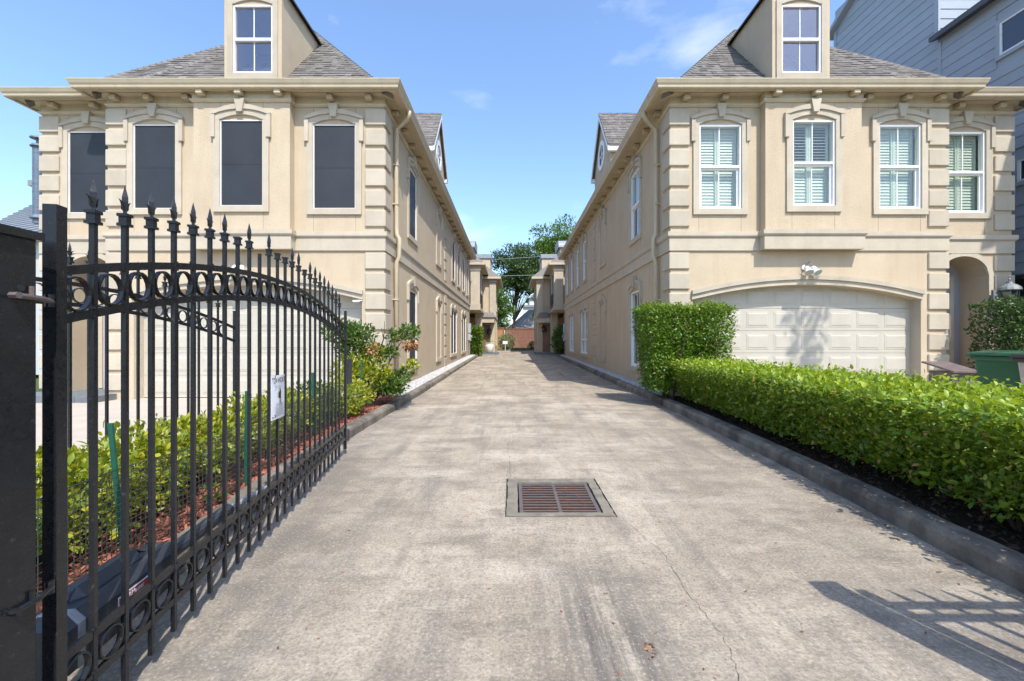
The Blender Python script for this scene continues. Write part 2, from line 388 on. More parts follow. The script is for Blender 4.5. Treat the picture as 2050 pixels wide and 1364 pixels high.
class MB:
    def __init__(self):
        self.v = []; self.f = []
    def pts(self, ps):
        i = len(self.v); self.v += [tuple(p) for p in ps]; return list(range(i, i + len(ps)))
    def face(self, ps):
        self.f.append(self.pts(ps)); return self
    def hexa(self, b, t):
        """two matching loops of points (bottom, top) -> closed prism"""
        n = len(b); i = self.pts(b); j = self.pts(t)
        self.f.append(i[::-1]); self.f.append(j)
        for k in range(n):
            q = (k + 1) % n
            self.f.append([i[k], i[q], j[q], j[k]])
        return self
    def box(self, x0, x1, y0, y1, z0, z1):
        return self.hexa([(x0, y0, z0), (x1, y0, z0), (x1, y1, z0), (x0, y1, z0)], [(x0, y0, z1), (x1, y0, z1), (x1, y1, z1), (x0, y1, z1)])
    def prism(self, poly, W, d0, d1):
        return self.hexa([W(u, z, d0) for u, z in poly], [W(u, z, d1) for u, z in poly])
    def rect(self, W, u0, u1, z0, z1, d0, d1):
        return self.prism([(u0, z0), (u1, z0), (u1, z1), (u0, z1)], W, d0, d1)
    def band(self, W, ua, ub, lo, hi, d0, d1, n=14):
        us = [ua + (ub - ua) * k / n for k in range(n + 1)]
        loops = [[W(u, lo(u), d0), W(u, hi(u), d0), W(u, hi(u), d1), W(u, lo(u), d1)] for u in us]
        return self.loft(loops, True)
    def loft(self, loops, caps=True, closed_loop=True):
        ids = [self.pts(l) for l in loops]
        n = len(ids[0])
        for a, b in zip(ids[:-1], ids[1:]):
            for k in range(n if closed_loop else n - 1):
                q = (k + 1) % n
                self.f.append([a[k], a[q], b[q], b[k]])
        if caps:
            self.f.append(ids[0][::-1]); self.f.append(ids[-1])
        return self
    def tube(self, path, r, n=8, caps=True, rect=None):
        path = [Vector(p) for p in path]
        loops = []
        up0 = None
        for k, p in enumerate(path):
            a = path[max(0, k - 1)]; b = path[min(len(path) - 1, k + 1)]
            t = (b - a).normalized()
            if up0 is None:
                up0 = Vector((0, 0, 1)) if abs(t.z) < 0.9 else Vector((0, 1, 0))
            s = t.cross(up0).normalized(); u = s.cross(t).normalized(); up0 = u
            rr = r[k] if isinstance(r, (list, tuple)) else r
            if rect:
                w, h = rect
                loops.append([p + s * w + u * h, p - s * w + u * h, p - s * w - u * h, p + s * w - u * h])
            else:
                loops.append([p + (s * math.cos(2 * math.pi * i / n) + u * math.sin(2 * math.pi * i / n)) * rr for i in range(n)])
        return self.loft(loops, caps)
    def lathe(self, prof, cx, cy, n=20, z0=0):
        loops = [[(cx + r * math.cos(2 * math.pi * i / n), cy + r * math.sin(2 * math.pi * i / n), z0 + z) for i in range(n)] for r, z in prof]
        return self.loft(loops, True)
    def build(self, name, mat, parent=None, smooth=False, loc=None, kind=None):
        o_loc = Vector(loc) if loc is not None else (WL[parent] if parent is not None else Vector((0, 0, 0)))
        me = bpy.data.meshes.new(name)
        me.from_pydata([(v[0] - o_loc.x, v[1] - o_loc.y, v[2] - o_loc.z) for v in self.v], [], self.f)
        me.materials.append(M[mat] if isinstance(mat, str) else mat)
        if smooth:
            me.polygons.foreach_set('use_smooth', [True] * len(me.polygons))
        me.validate()
        me.update()
        o = mesh_obj(name, me, parent, o_loc)
        if kind: o['kind'] = kind
        return o

def chamfer_box_mesh(name, sx, sy, sz, c, mat):
    bm = bmesh.new()
    bmesh.ops.create_cube(bm, size=1.0)
    bmesh.ops.scale(bm, vec=(sx, sy, sz), verts=bm.verts)
    bmesh.ops.bevel(bm, geom=list(bm.edges), offset=c, segments=1, affect='EDGES', profile=0.5)
    me = bpy.data.meshes.new(name); bm.to_mesh(me); bm.free()
    me.materials.append(M[mat])
    return me

def wall_holes(mb, W, u0, u1, z0, z1, holes, reveal=0.12):
    us = sorted({u0, u1, *[h[0] for h in holes], *[h[1] for h in holes]})
    zs = sorted({z0, z1, *[h[2] for h in holes], *[h[3] for h in holes]})
    us = [u for u in us if u0 <= u <= u1]; zs = [z for z in zs if z0 <= z <= z1]
    for a, b in zip(us[:-1], us[1:]):
        for c, d in zip(zs[:-1], zs[1:]):
            mu, mz = (a + b) / 2, (c + d) / 2
            if any(h[0] < mu < h[1] and h[2] < mz < h[3] for h in holes):
                continue
            mb.face([W(a, c, 0), W(b, c, 0), W(b, d, 0), W(a, d, 0)])
    for h in holes:
        r = h[4] if len(h) > 4 else reveal
        cs = [(h[0], h[2]), (h[1], h[2]), (h[1], h[3]), (h[0], h[3])]
        for k in range(4):
            if len(h) > 5 and k in h[5]:
                continue
            p, q = cs[k], cs[(k + 1) % 4]
            mb.face([W(*p, 0), W(*q, 0), W(*q, -r), W(*p, -r)])

def offset_path(path, off):
    n = len(path); out = []
    nrm = []
    for a, b in zip(path[:-1], path[1:]):
        d = Vector((b[0] - a[0], b[1] - a[1])).normalized()
        nrm.append(Vector((-d.y, d.x)))
    for i in range(n):
        n1 = nrm[max(0, i - 1)]; n2 = nrm[min(n - 2, i)]
        m = (n1 + n2) / (1 + n1.dot(n2))
        out.append((path[i][0] + m.x * off, path[i][1] + m.y * off))
    return out

def sweep(mb, path, prof, to_world):
    """closed profile [(outward offset, z)] swept along a plan path"""
    cols = [offset_path(path, o) for o, z in prof]
    loops = [[to_world(cols[k][i][0], cols[k][i][1], prof[k][1]) for k in range(len(prof))] for i in range(len(path))]
    return mb.loft(loops, True)

def frames(d, nrm):
    d = d / np.linalg.norm(d, axis=1, keepdims=True)
    x = np.cross(d, nrm); x /= np.linalg.norm(x, axis=1, keepdims=True) + 1e-9
    z = np.cross(x, d)
    return np.stack([x, d, z], axis=2)

LEAF_V = np.array([(0, 0, 0), (-0.27, 0.42, 0.07), (0, 0.48, 0.0), (0.27, 0.42, 0.07), (0, 1.0, -0.07)], float)
LEAF_F = np.array([(0, 2, 1), (0, 3, 2), (1, 2, 4), (2, 3, 4)])
OVAL_V = np.array([(0, 0, 0), (-0.21, 0.26, 0.05), (-0.22, 0.66, 0.06), (0, 1.0, -0.08), (0.22, 0.66, 0.06), (0.21, 0.26, 0.05), (0, 0.3, 0.0), (0, 0.68, -0.01)], float)
OVAL_F = np.array([(0, 6, 1), (0, 5, 6), (1, 6, 7), (1, 7, 2), (6, 5, 4), (6, 4, 7), (2, 7, 3), (7, 4, 3)])
CHIP_V = np.array([(-0.5, -0.22, 0), (0.5, -0.16, 0), (0.42, 0.22, 0.02), (-0.45, 0.2, 0.0), (-0.4, -0.1, 0.14), (0.4, 0.0, 0.16)], float)
CHIP_F = np.array([(0, 1, 5), (0, 5, 4), (1, 2, 5), (2, 3, 4), (2, 4, 5), (3, 0, 4)])
STONE_V = np.array([(1, 0.1, 0), (-0.9, 0.15, 0.1), (0.1, 0.8, 0), (0, -0.85, 0.05), (0.1, 0.1, 0.62), (0, 0, -0.5)], float) * 0.5
STONE_F = np.array([(0, 2, 4), (2, 1, 4), (1, 3, 4), (3, 0, 4), (2, 0, 5), (1, 2, 5), (3, 1, 5), (0, 3, 5)])

def scatter_mesh(name, tv, tf, P, R, S, mat):
    N = len(P); V = len(tv); F = len(tf)
    S = np.asarray(S, float)
    if S.ndim == 1: S = S[:, None].repeat(3, 1)
    vs = np.einsum('nij,nvj->nvi', R, tv[None] * S[:, None, :]) + P[:, None, :]
    fs = (tf[None] + (np.arange(N) * V)[:, None, None]).reshape(-1, 3)
    me = bpy.data.meshes.new(name)
    me.vertices.add(N * V); me.vertices.foreach_set('co', vs.reshape(-1).astype(np.float32))
    me.loops.add(len(fs) * 3); me.loops.foreach_set('vertex_index', fs.reshape(-1).astype(np.int32))
    me.polygons.add(len(fs))
    me.polygons.foreach_set('loop_start', (np.arange(len(fs)) * 3).astype(np.int32))
    me.polygons.foreach_set('loop_total', np.full(len(fs), 3, np.int32))
    me.materials.append(M[mat] if isinstance(mat, str) else mat)
    me.update(calc_edges=True)
    return me

def leaves(name, P, out, size, mat, parent, upb=0.35, wild=0.8, kind=None, single=None, aspect=1.0, oval=False):
    """leaf-sized folded blades at points P growing roughly along `out`; `single` = index list built one object each"""
    N = len(P)
    LV, LF = (OVAL_V, OVAL_F) if oval else (LEAF_V, LEAF_F)
    d = out * 0.55 + np.array([0, 0, upb]) + rng.normal(0, wild * 0.5, (N, 3))
    nrm = np.array([0, 0, 1.0]) * 0.9 + out * 0.55 + rng.normal(0, 0.45, (N, 3))
    R = frames(d, nrm)
    S = size * rng.uniform(0.5, 1.32, N)
    S3 = np.stack([S * aspect, S, S], 1)
    loc = WL[parent] if parent is not None else Vector((0, 0, 0))
    keep = np.ones(N, bool)
    if single is not None:
        keep[single] = False
    P0 = P - np.array(loc)
    me = scatter_mesh(name, LV, LF, P0[keep], R[keep], S3[keep], mat)
    o = mesh_obj(name, me, parent, loc)
    if kind: o['kind'] = kind
    if single is not None:
        lm = scatter_mesh('leaf', LV, LF, np.zeros((1, 3)), np.eye(3)[None], np.ones(1), mat)
        for i in single:
            l = bpy.data.objects.new('leaf', lm)
            C.objects.link(l); l.parent = parent
            m4 = Matrix([[*(R[i][r] * S3[i]), P0[i][r]] for r in range(3)] + [[0, 0, 0, 1]])
            l.matrix_local = m4
            WL[l] = Vector(P[i])
    return o

def text_mesh(body, size, mat, name='lettering', align='CENTER'):
    cu = bpy.data.curves.new(name, 'FONT')
    cu.body = body; cu.size = size; cu.align_x = align; cu.align_y = 'CENTER'; cu.extrude = 0.0004
    t = bpy.data.objects.new(name, cu)
    C.objects.link(t)
    bpy.context.view_layer.update()
    me = bpy.data.meshes.new_from_object(t.evaluated_get(bpy.context.evaluated_depsgraph_get()))
    bpy.data.objects.remove(t)
    me.materials.clear(); me.materials.append(M[mat])
    return me

def gz(y):
    return min(max(0.0, y - 10.0) * 0.0116, 0.30)

# ---------------------------------------------------------------- the setting
KL = [(-6, -1.55), (0.6, -1.55), (2.0, -1.75), (3.4, -1.93), (5.4, -2.10), (9.0, -2.13), (28.0, -2.22), (28.2, -2.24)]
KR = [(-6, 2.38), (0.6, 2.40), (2.13, 2.56), (4.6, 2.77), (8.0, 2.93), (28.0, 2.97), (28.2, 2.98)]
def lerp(tab, y):
    for (a, b), (c, d) in zip(tab[:-1], tab[1:]):
        if y <= c:
            return b + (d - b) * max(0.0, (y - a)) / (c - a)
    return tab[-1][1]
kl = lambda y: lerp(KL, y)
kr = lambda y: lerp(KR, y)

def sheet(name, x0, x1, y0, y1, z, mat, zf=None, n=1):
    mb = MB()
    ys = [y0 + (y1 - y0) * k / n for k in range(n + 1)]
    for a, b in zip(ys[:-1], ys[1:]):
        za = z + (zf(a) if zf else 0); zb = z + (zf(b) if zf else 0)
        mb.face([(x0, a, za), (x1, a, za), (x1, b, zb), (x0, b, zb)])
    return tag(mb.build(name, mat), kind='structure')

sheet('ground', -400, 400, -400, 600, -0.14, 'grass_ground')
sheet('street', -400, 400, -13, -4.2, -0.10, 'asphalt')
sheet('sidewalk', -60, 60, -3.2, -1.6, -0.012, 'apron')

DX0, DX1, DY0, DY1 = -0.05, 0.76, 3.07, 3.92
mb = MB()
ys = sorted({-4.2, -2, 0.6, 1.4, 2.0, 2.13, DY0, 3.4, DY1, 4.6, 5.4, 7, 8, 9, 10, 12, 15, 18, 21, 24, 26, 28.0})
for a, b in zip(ys[:-1], ys[1:]):
    la, lb, ra, rb = kl(a) - 0.06, kl(b) - 0.06, kr(a) + 0.06, kr(b) + 0.06
    if a < 0.6: la = lb = -2.4; ra = rb = 3.2
    za, zb = gz(a), gz(b)
    mb.face([(la, a, za), (DX0, a, za), (DX0, b, zb), (lb, b, zb)])
    mb.face([(DX1, a, za), (ra, a, za), (rb, b, zb), (DX1, b, zb)])
    if not (a >= DY0 - 1e-6 and b <= DY1 + 1e-6):
        mb.face([(DX0, a, za), (DX1, a, za), (DX1, b, zb), (DX0, b, zb)])
for a, b in ((28.0, 31.0), (31.0, 35.9), (35.9, 40.0)):
    mb.face([(-3.4, a, gz(a)), (4.1, a, gz(a)), (4.1, b, gz(b)), (-3.4, b, gz(b))])
driveway = tag(mb.build('driveway', 'concrete'), kind='structure')
# the long crack running from the drain towards the street, and a finer one beyond it
def crack(pts, w):
    mb = MB(); r = random.Random(5)
    fine = []
    for (x0, y0), (x1, y1) in zip(pts[:-1], pts[1:]):
        for k in range(9):
            t = k / 9
            fine.append((x0 + (x1 - x0) * t + r.uniform(-.009, .009), y0 + (y1 - y0) * t))
    fine.append(pts[-1])
    for k in range(len(fine) - 1):
        (xa, ya), (xb, yb) = fine[k], fine[k + 1]
        wa = w * r.uniform(.3, 1.0); wb = w * r.uniform(.3, 1.0)
        mb.face([(xa - wa, ya, gz(ya) + .003), (xa + wa, ya, gz(ya) + .003), (xb + wb, yb, gz(yb) + .003), (xb - wb, yb, gz(yb) + .003)])
    return mb.build('crack', 'crack', driveway)
crack([(0.78, 3.06), (0.90, 2.55), (0.885, 2.1), (0.91, 1.84), (0.85, 1.59), (0.87, 0.9)], 0.0012)
crack([(-0.02, 3.95), (-0.05, 5.2), (0.03, 6.8), (-0.01, 8.5)], 0.0014)

def kerb(tab, s):
    mb = MB(); r = random.Random(3)
    prof = [(0.0, -0.10), (0.004, 0.09), (0.02, 0.118), (0.045, 0.130), (0.15, 0.132), (0.175, 0.115), (0.18, -0.10)]
    loops = []
    y = 0.75
    while y <= 28.01:
        x = lerp(tab, y)
        j = r.uniform(-.009, .009)
        loops.append([(x + s * (o + j), y, gz(y) + z + r.uniform(-.003, .003)) for o, z in prof])
        y += 0.21
    mb.loft(loops, True)
    return tag(mb.build('kerb', 'kerb'), kind='structure')
kerb(KL, -1); kerb(KR, 1)
# low kerb across the far end of the court and the lawn behind it
tag(MB().box(-3.4, 4.1, 40.0, 40.2, 0.1, 0.42).build('kerb', 'kerb'), kind='structure')
lawn = sheet('lawn', -14, 14, 40.2, 47, 0.40, 'grass_ground')

def strip(name, tab, s, o0, o1, y0, y1, z, mat):
    mb = MB(); n = 30
    ys = [y0 + (y1 - y0) * k / n for k in range(n + 1)]
    for a, b in zip(ys[:-1], ys[1:]):
        fa = o1 if not callable(o1) else o1(a); fb = o1 if not callable(o1) else o1(b)
        xa, xb = lerp(tab, a), lerp(tab, b)
        mb.face([(xa + s * o0, a, gz(a) + z), (fa, a, gz(a) + z + .02), (fb, b, gz(b) + z + .02), (xb + s * o0, b, gz(b) + z)])
    return tag(mb.build(name, mat), kind='structure')
strip('planting_bed', KL, -1, 0.17, -3.02, 0.75, 9.15, 0.085, 'mulchbase')
strip('planting_bed', KR, 1, 0.17, 4.5, 0.75, 9.15, 0.075, 'soil')
strip('gravel_bed', KL, -1, 0.17, -2.76, 9.0, 28.0, 0.100, 'gravelbase')
strip('gravel_bed', KR, 1, 0.17, 3.42, 9.0, 28.0, 0.100, 'gravelbase')
# garage aprons
sheet('garage_apron', -14.0, -3.02, -1.6, 9.45, 0.0, 'apron')
mb = MB()
mb.face([(4.5, -1.6, 0.0), (14, -1.6, 0.0), (14, 5.0, 0.02), (4.5, 5.0, 0.02)])
mb.face([(4.5, 5.0, 0.02), (14, 5.0, 0.02), (14, 9.45, 0.10), (4.5, 9.45, 0.10)])
tag(mb.build('garage_apron', 'apron'), kind='structure')

def spread(name, n, xy, tv, tf, smin, smax, mat, label, cat, zoff, tilt=0.5, flat=1.0):
    P = np.array([xy() for _ in range(n)])
    ang = rng.uniform(0, 2 * math.pi, n)
    d = np.stack([np.cos(ang), np.sin(ang), rng.normal(0, tilt * 0.5, n)], 1)
    nr = np.stack([rng.normal(0, tilt, n), rng.normal(0, tilt, n), np.ones(n)], 1)
    R = frames(d, nr)
    S = rng.uniform(smin, smax, n)
    S3 = np.stack([S, S * rng.uniform(0.6, 1.2, n), S * flat], 1)
    me = scatter_mesh(name, tv, tf, P + np.array([0, 0, zoff]), R, S3, mat)
    return tag(mesh_obj(name, me, None, (0, 0, 0)), label, cat, None, 'stuff')

def in_left(y0, y1):
    def f():
        y = random.uniform(y0, y1); x = random.uniform(-3.0, kl(y) - 0.17)
        return (x, y, gz(y) + 0.09)
    return f
spread('mulch', 9000, in_left(0.8, 9.1), CHIP_V, CHIP_F, 0.02, 0.062, 'mulch', 'red wood chip mulch in the bed behind the gate', 'mulch', 0.005, 0.55)
def in_gravel(tab, s, xw):
    def f():
        y = random.uniform(9.0, 28.0); a = lerp(tab, y) + s * 0.175
        return (random.uniform(min(a, xw), max(a, xw)), y, gz(y) + 0.112)
    return f
spread('gravel', 9500, in_gravel(KL, -1, -2.75), STONE_V, STONE_F, 0.03, 0.062, 'gravel', 'white stone gravel between kerb and dark-screened house', 'gravel', 0.008, 1.0)
spread('gravel', 8500, in_gravel(KR, 1, 3.41), STONE_V, STONE_F, 0.03, 0.062, 'gravel', 'white stone gravel between kerb and shuttered house', 'gravel', 0.008, 1.0)
def in_soil():
    y = random.uniform(0.8, 9.1); return (random.uniform(kr(y) + 0.18, 4.3), y, 0.082)
spread('leaf_litter', 5200, in_soil, CHIP_V, CHIP_F, 0.015, 0.05, 'darkchip', 'dark dead leaves on the soil under the hedge', 'leaf litter', 0.005, 0.5)
def on_drive():
    y = random.uniform(1.3, 14); return (random.uniform(kl(y) + .1, kr(y) - .1), y, gz(y) + 0.003)
spread('fallen_bits', 240, on_drive, CHIP_V, CHIP_F, 0.005, 0.022, 'drychip', 'small dry leaf bits scattered over the concrete drive', 'leaf litter', 0.001, 0.15)
def near_drive():
    y = random.uniform(1.3, 4.2); return (random.uniform(-1.2, 2.0), y, 0.003)
spread('fallen_bits', 90, near_drive, CHIP_V, CHIP_F, 0.006, 0.02, 'mulch', 'red chips and specks strewn on the near concrete', 'leaf litter', 0.001, 0.15)
def twig_spot():
    return (random.gauss(.56, .014), random.gauss(1.74, .03), 0.004)
spread('dry_twig', 16, twig_spot, CHIP_V, CHIP_F, 0.010, 0.028, 'drychip', 'dry curled leaf cluster on the concrete nearest the viewer', 'leaf litter', 0.002, 0.6)
def by_kerb():
    y = random.uniform(1.6, 24); return (kr(y) - abs(random.gauss(0, .10)) - .01, y, gz(y) + 0.003)
spread('fallen_bits', 320, by_kerb, CHIP_V, CHIP_F, 0.008, 0.03, 'drychip', 'brown leaf bits gathered along the hedge kerb', 'leaf litter', 0.001, 0.25)

# ---------------------------------------------------------------- windows
def arc(u, c, h, z, rise):
    t = (u - c) / h
    return z + rise * max(0.0, 1 - t * t)

def window(parent, W, u0, u1, z0, z1, style, hood='arch', joints=True, top_joint=6.29, bot_joint=3.62, louvre=1.22):
    """one window of a house: surround, hood, keystone, frame, panes; style screen / shutter / glass / blank"""
    c = (u0 + u1) / 2; h = (u1 - u0) / 2
    w = empty('window', W(c, z0, 0), parent)
    mb = MB()
    j = 0.13 if hood == 'arch' else 0.12
    mb.rect(W, u0 - j, u0, z0, z1, 0.0, 0.040)
    mb.rect(W, u1, u1 + j, z0, z1, 0.0, 0.040)
    mb.rect(W, u0 - j, u1 + j, z0 - 0.125, z0, 0.0, 0.046)
    if hood in ('arch', 'small'):
        r1 = 0.11 if hood == 'arch' else 0.10
        mid = lambda u: arc(u, c, h + j, z1 + 0.10, 0.115)
        mb.band(W, u0 - j, u1 + j, lambda u: arc(u, c, h, z1, r1), mid, 0.0, 0.040)
    surround = mb.build('surround', 'trim', w)
    if hood in ('arch', 'small'):
        e = 0.175
        mb = MB()
        mb.band(W, u0 - e, u1 + e, lambda u: arc(u, c, h + j, z1 + 0.10, 0.115) + 0.002, lambda u: arc(u, c, h + e, z1 + 0.145, 0.175), 0.0, 0.068)
        for a, b in ((u0 - e, u0 - e + 0.085), (u1 + e - 0.085, u1 + e)):
            mb.rect(W, a, b, z1 - (0.37 if hood == 'arch' else 0.28), z1 + 0.098, 0.0, 0.068)
        mb.build('hood', 'trim', w)
        mb = MB()
        mb.prism([(c - 0.055, z1 + 0.14), (c + 0.055, z1 + 0.14), (c + 0.105, z1 + 0.41), (c - 0.105, z1 + 0.41)], W, 0.0, 0.105)
        mb.build('keystone', 'trim', w)
    elif hood == 'twin':
        mb = MB()
        for a, b in ((u0 - 0.12, c), (c, u1 + 0.12)):
            cc = (a + b) / 2; hh = (b - a) / 2
            mb.band(W, a, b, lambda u: arc(u, cc, hh - 0.1, z1, 0.10), lambda u: arc(u, cc, hh, z1 + 0.10, 0.20), 0.0, 0.06, 10)
        mb.rect(W, u0 - 0.16, u0 - 0.08, z1 - 0.28, z1 + 0.09, 0.0, 0.064)
        mb.rect(W, u1 + 0.08, u1 + 0.16, z1 - 0.28, z1 + 0.09, 0.0, 0.064)
        mb.build('hood', 'trim', w)
    if joints and style != 'blank':
        for u in (u0, u1):
            if bot_joint: MB().rect(W, u - .004, u + .004, bot_joint, z0 - 0.125, 0.0, 0.0015).build('control_joint', 'joint', w)
            if top_joint and top_joint > z1 + .3: MB().rect(W, u - .004, u + .004, z1 + 0.23, top_joint, 0.0, 0.0015).build('control_joint', 'joint', w)
    if style == 'blank':
        return w
    f = 0.035
    def ring(mb, a, b, cz, d, t, d0, d1):
        mb.rect(W, a, b, cz, cz + t, d0, d1); mb.rect(W, a, b, d - t, d, d0, d1)
        mb.rect(W, a, a + t, cz + t, d - t, d0, d1); mb.rect(W, b - t, b, cz + t, d - t, d0, d1)
    if style == 'screen':
        mb = MB(); ring(mb, u0, u1, z0, z1, 0.018, -0.08, 0.012); mb.build('window_frame', 'white', w)
        if hood == 'twin':
            MB().rect(W, c - .03, c + .03, z0 + .028, z1 - .028, -0.05, 0.016).build('mullion', 'white', w)
            MB().rect(W, u0 + .028, c - .03, z0 + .028, z1 - .028, -0.03, -0.012).build('screen', 'screen', w)
            MB().rect(W, c + .03, u1 - .028, z0 + .028, z1 - .028, -0.03, -0.012).build('screen', 'screen', w)
        else:
            MB().rect(W, u0 + .018, u1 - .018, z0 + .018, z1 - .018, -0.03, -0.008).build('screen', 'screen', w)
            MB().rect(W, u0 + .02, u1 - .02, (z0 + z1) / 2 - .02, (z0 + z1) / 2 + .02, -0.0078, -0.005).build('screen_bar', 'screen', w)
        return w
    g = 'glass2' if style == 'dormer' else 'glass'
    bays = [(u0, u1)] if hood != 'twin' else [(u0, c - .02), (c + .02, u1)]
    mb = MB(); ring(mb, u0, u1, z0, z1, f, -0.10, 0.006)
    if hood == 'twin': mb.rect(W, c - .02, c + .02, z0 + f, z1 - f, -0.09, 0.008)
    mb.build('window_frame', 'white', w)
    zm = z0 + (z1 - z0) * (0.505 if hood != 'twin' else 0.33)
    for a, b in bays:
        a += f; b -= f
        MB().rect(W, a, b, zm - 0.022, zm + 0.026, -0.075, -0.002).build('meeting_rail', 'white', w)
        mb = MB(); ring(mb, a, b, z0 + f, zm - 0.022, 0.04, -0.085, -0.045); mb.build('lower_sash', 'white', w)
        m = (a + b) / 2
        mb = MB(); mb.rect(W, m - .009, m + .009, zm + .026, z1 - f, -0.052, -0.036)
        mb.rect(W, m - .009, m + .009, z0 + f + .04, zm - .062, -0.072, -0.056); mb.build('muntin', 'white', w)
        mb = MB(); mb.rect(W, a, b, zm + .026, z1 - f, -0.046, -0.042); mb.build('pane', g, w)
        mb = MB(); mb.rect(W, a + .04, b - .04, z0 + f + .04, zm - .062, -0.066, -0.062); mb.build('pane', g, w)
    if style == 'shutter':
        for half, (a, b, tilt) in enumerate(((u0 + .02, c - .004, 0.9), (c + .004, u1 - .02, 0.9))):
            mb = MB()
            for zz0, zz1 in ((z0 + .02, zm + .02), (zm + .02, z1 - .02)):
                ring(mb, a, b, zz0, zz1, 0.05, -0.19, -0.16)
            mb.build('shutter_panel', 'shutter', w)
            mb = MB()
            for zz0, zz1, ang in ((z0 + .075, zm - .035, 1.28), (zm + .075, z1 - .075, louvre)):
                n = int((zz1 - zz0) / 0.062)
                for k in range(n):
                    zc = zz0 + (k + .5) * (zz1 - zz0) / n
                    dz = 0.031 * math.sin(ang); dd = 0.031 * math.cos(ang); t = 0.004
                    pts_b = [W(a + .052, zc - dz, -0.175 + dd), W(b - .052, zc - dz, -0.175 + dd), W(b - .052, zc + dz, -0.175 - dd), W(a + .052, zc + dz, -0.175 - dd)]
                    pts_t = [W(a + .052, zc - dz + t * 2, -0.175 + dd), W(b - .052, zc - dz + t * 2, -0.175 + dd), W(b - .052, zc + dz + t * 2, -0.175 - dd), W(a + .052, zc + dz + t * 2, -0.175 - dd)]
                    mb.hexa(pts_b, pts_t)
            mb.build('louvres', 'shutter', w, kind='stuff')
    elif style in ('glass', 'dormer'):
        mb = MB(); mb.rect(W, u0 + .02, u1 - .02, zm + (z1 - zm) * 0.25, z1, -0.20, -0.18); mb.build('blind', 'shutter' if style == 'glass' else 'interior', w)
    return w

# ---------------------------------------------------------------- shingled planes
def clip_poly(poly, a, b, inside):
    pass

def clip_convex(sub, clip):
    """Sutherland-Hodgman in 2-D, clip polygon counter-clockwise"""
    out = sub
    for i in range(len(clip)):
        ax, ay = clip[i]; bx, by = clip[(i + 1) % len(clip)]
        inp = out; out = []
        if not inp: return []
        def side(p): return (bx - ax) * (p[1] - ay) - (by - ay) * (p[0] - ax)
        for k in range(len(inp)):
            p, q = inp[k - 1], inp[k]
            sp, sq = side(p), side(q)
            if sq >= 0:
                if sp < 0:
                    t = sp / (sp - sq); out.append((p[0] + (q[0] - p[0]) * t, p[1] + (q[1] - p[1]) * t))
                out.append(q)
            elif sp >= 0:
                t = sp / (sp - sq); out.append((p[0] + (q[0] - p[0]) * t, p[1] + (q[1] - p[1]) * t))
    return out

def shingle_plane(mb, pts, expo=0.145, tab=0.20):
    """lap rows of shingle tabs over a convex planar 3-D polygon whose first edge is the eave"""
    p = [Vector(q) for q in pts]
    e = (p[1] - p[0]).normalized()
    n = (p[1] - p[0]).cross(p[2] - p[0]).normalized()
    if n.z < 0: n = -n
    up = n.cross(e).normalized()
    if up.z < 0: up = -up
    poly = [((q - p[0]).dot(e), (q - p[0]).dot(up)) for q in p]
    area = sum(poly[k - 1][0] * poly[k][1] - poly[k][0] * poly[k - 1][1] for k in range(len(poly)))
    if area < 0: poly = poly[::-1]
    umin = min(q[0] for q in poly); umax = max(q[0] for q in poly); vmax = max(q[1] for q in poly)
    v = -0.01; row = 0
    while v < vmax:
        u = umin - tab * random.random()
        while u < umax:
            wd = tab * random.uniform(0.55, 1.35)
            quad = [(u + .003, v), (u + wd - .003, v), (u + wd - .003, v + expo), (u + .003, v + expo)]
            c = clip_convex(quad, poly)
            if len(c) >= 3:
                th = random.choice((0.010, 0.012, 0.017, 0.020))
                top = []
                for (a, b) in c:
                    lift = 0.004 + th * (1 - (b - v) / expo)
                    top.append(p[0] + e * a + up * b + n * lift)
                base = [p[0] + e * a + up * b - n * 0.004 for a, b in c]
                i = mb.pts(base); k2 = mb.pts(top); m_ = len(c)
                mb.f.append(k2)
                for q in range(m_):
                    r = (q + 1) % m_
                    mb.f.append([i[q], i[r], k2[r], k2[q]])
            u += wd
        v += expo; row += 1

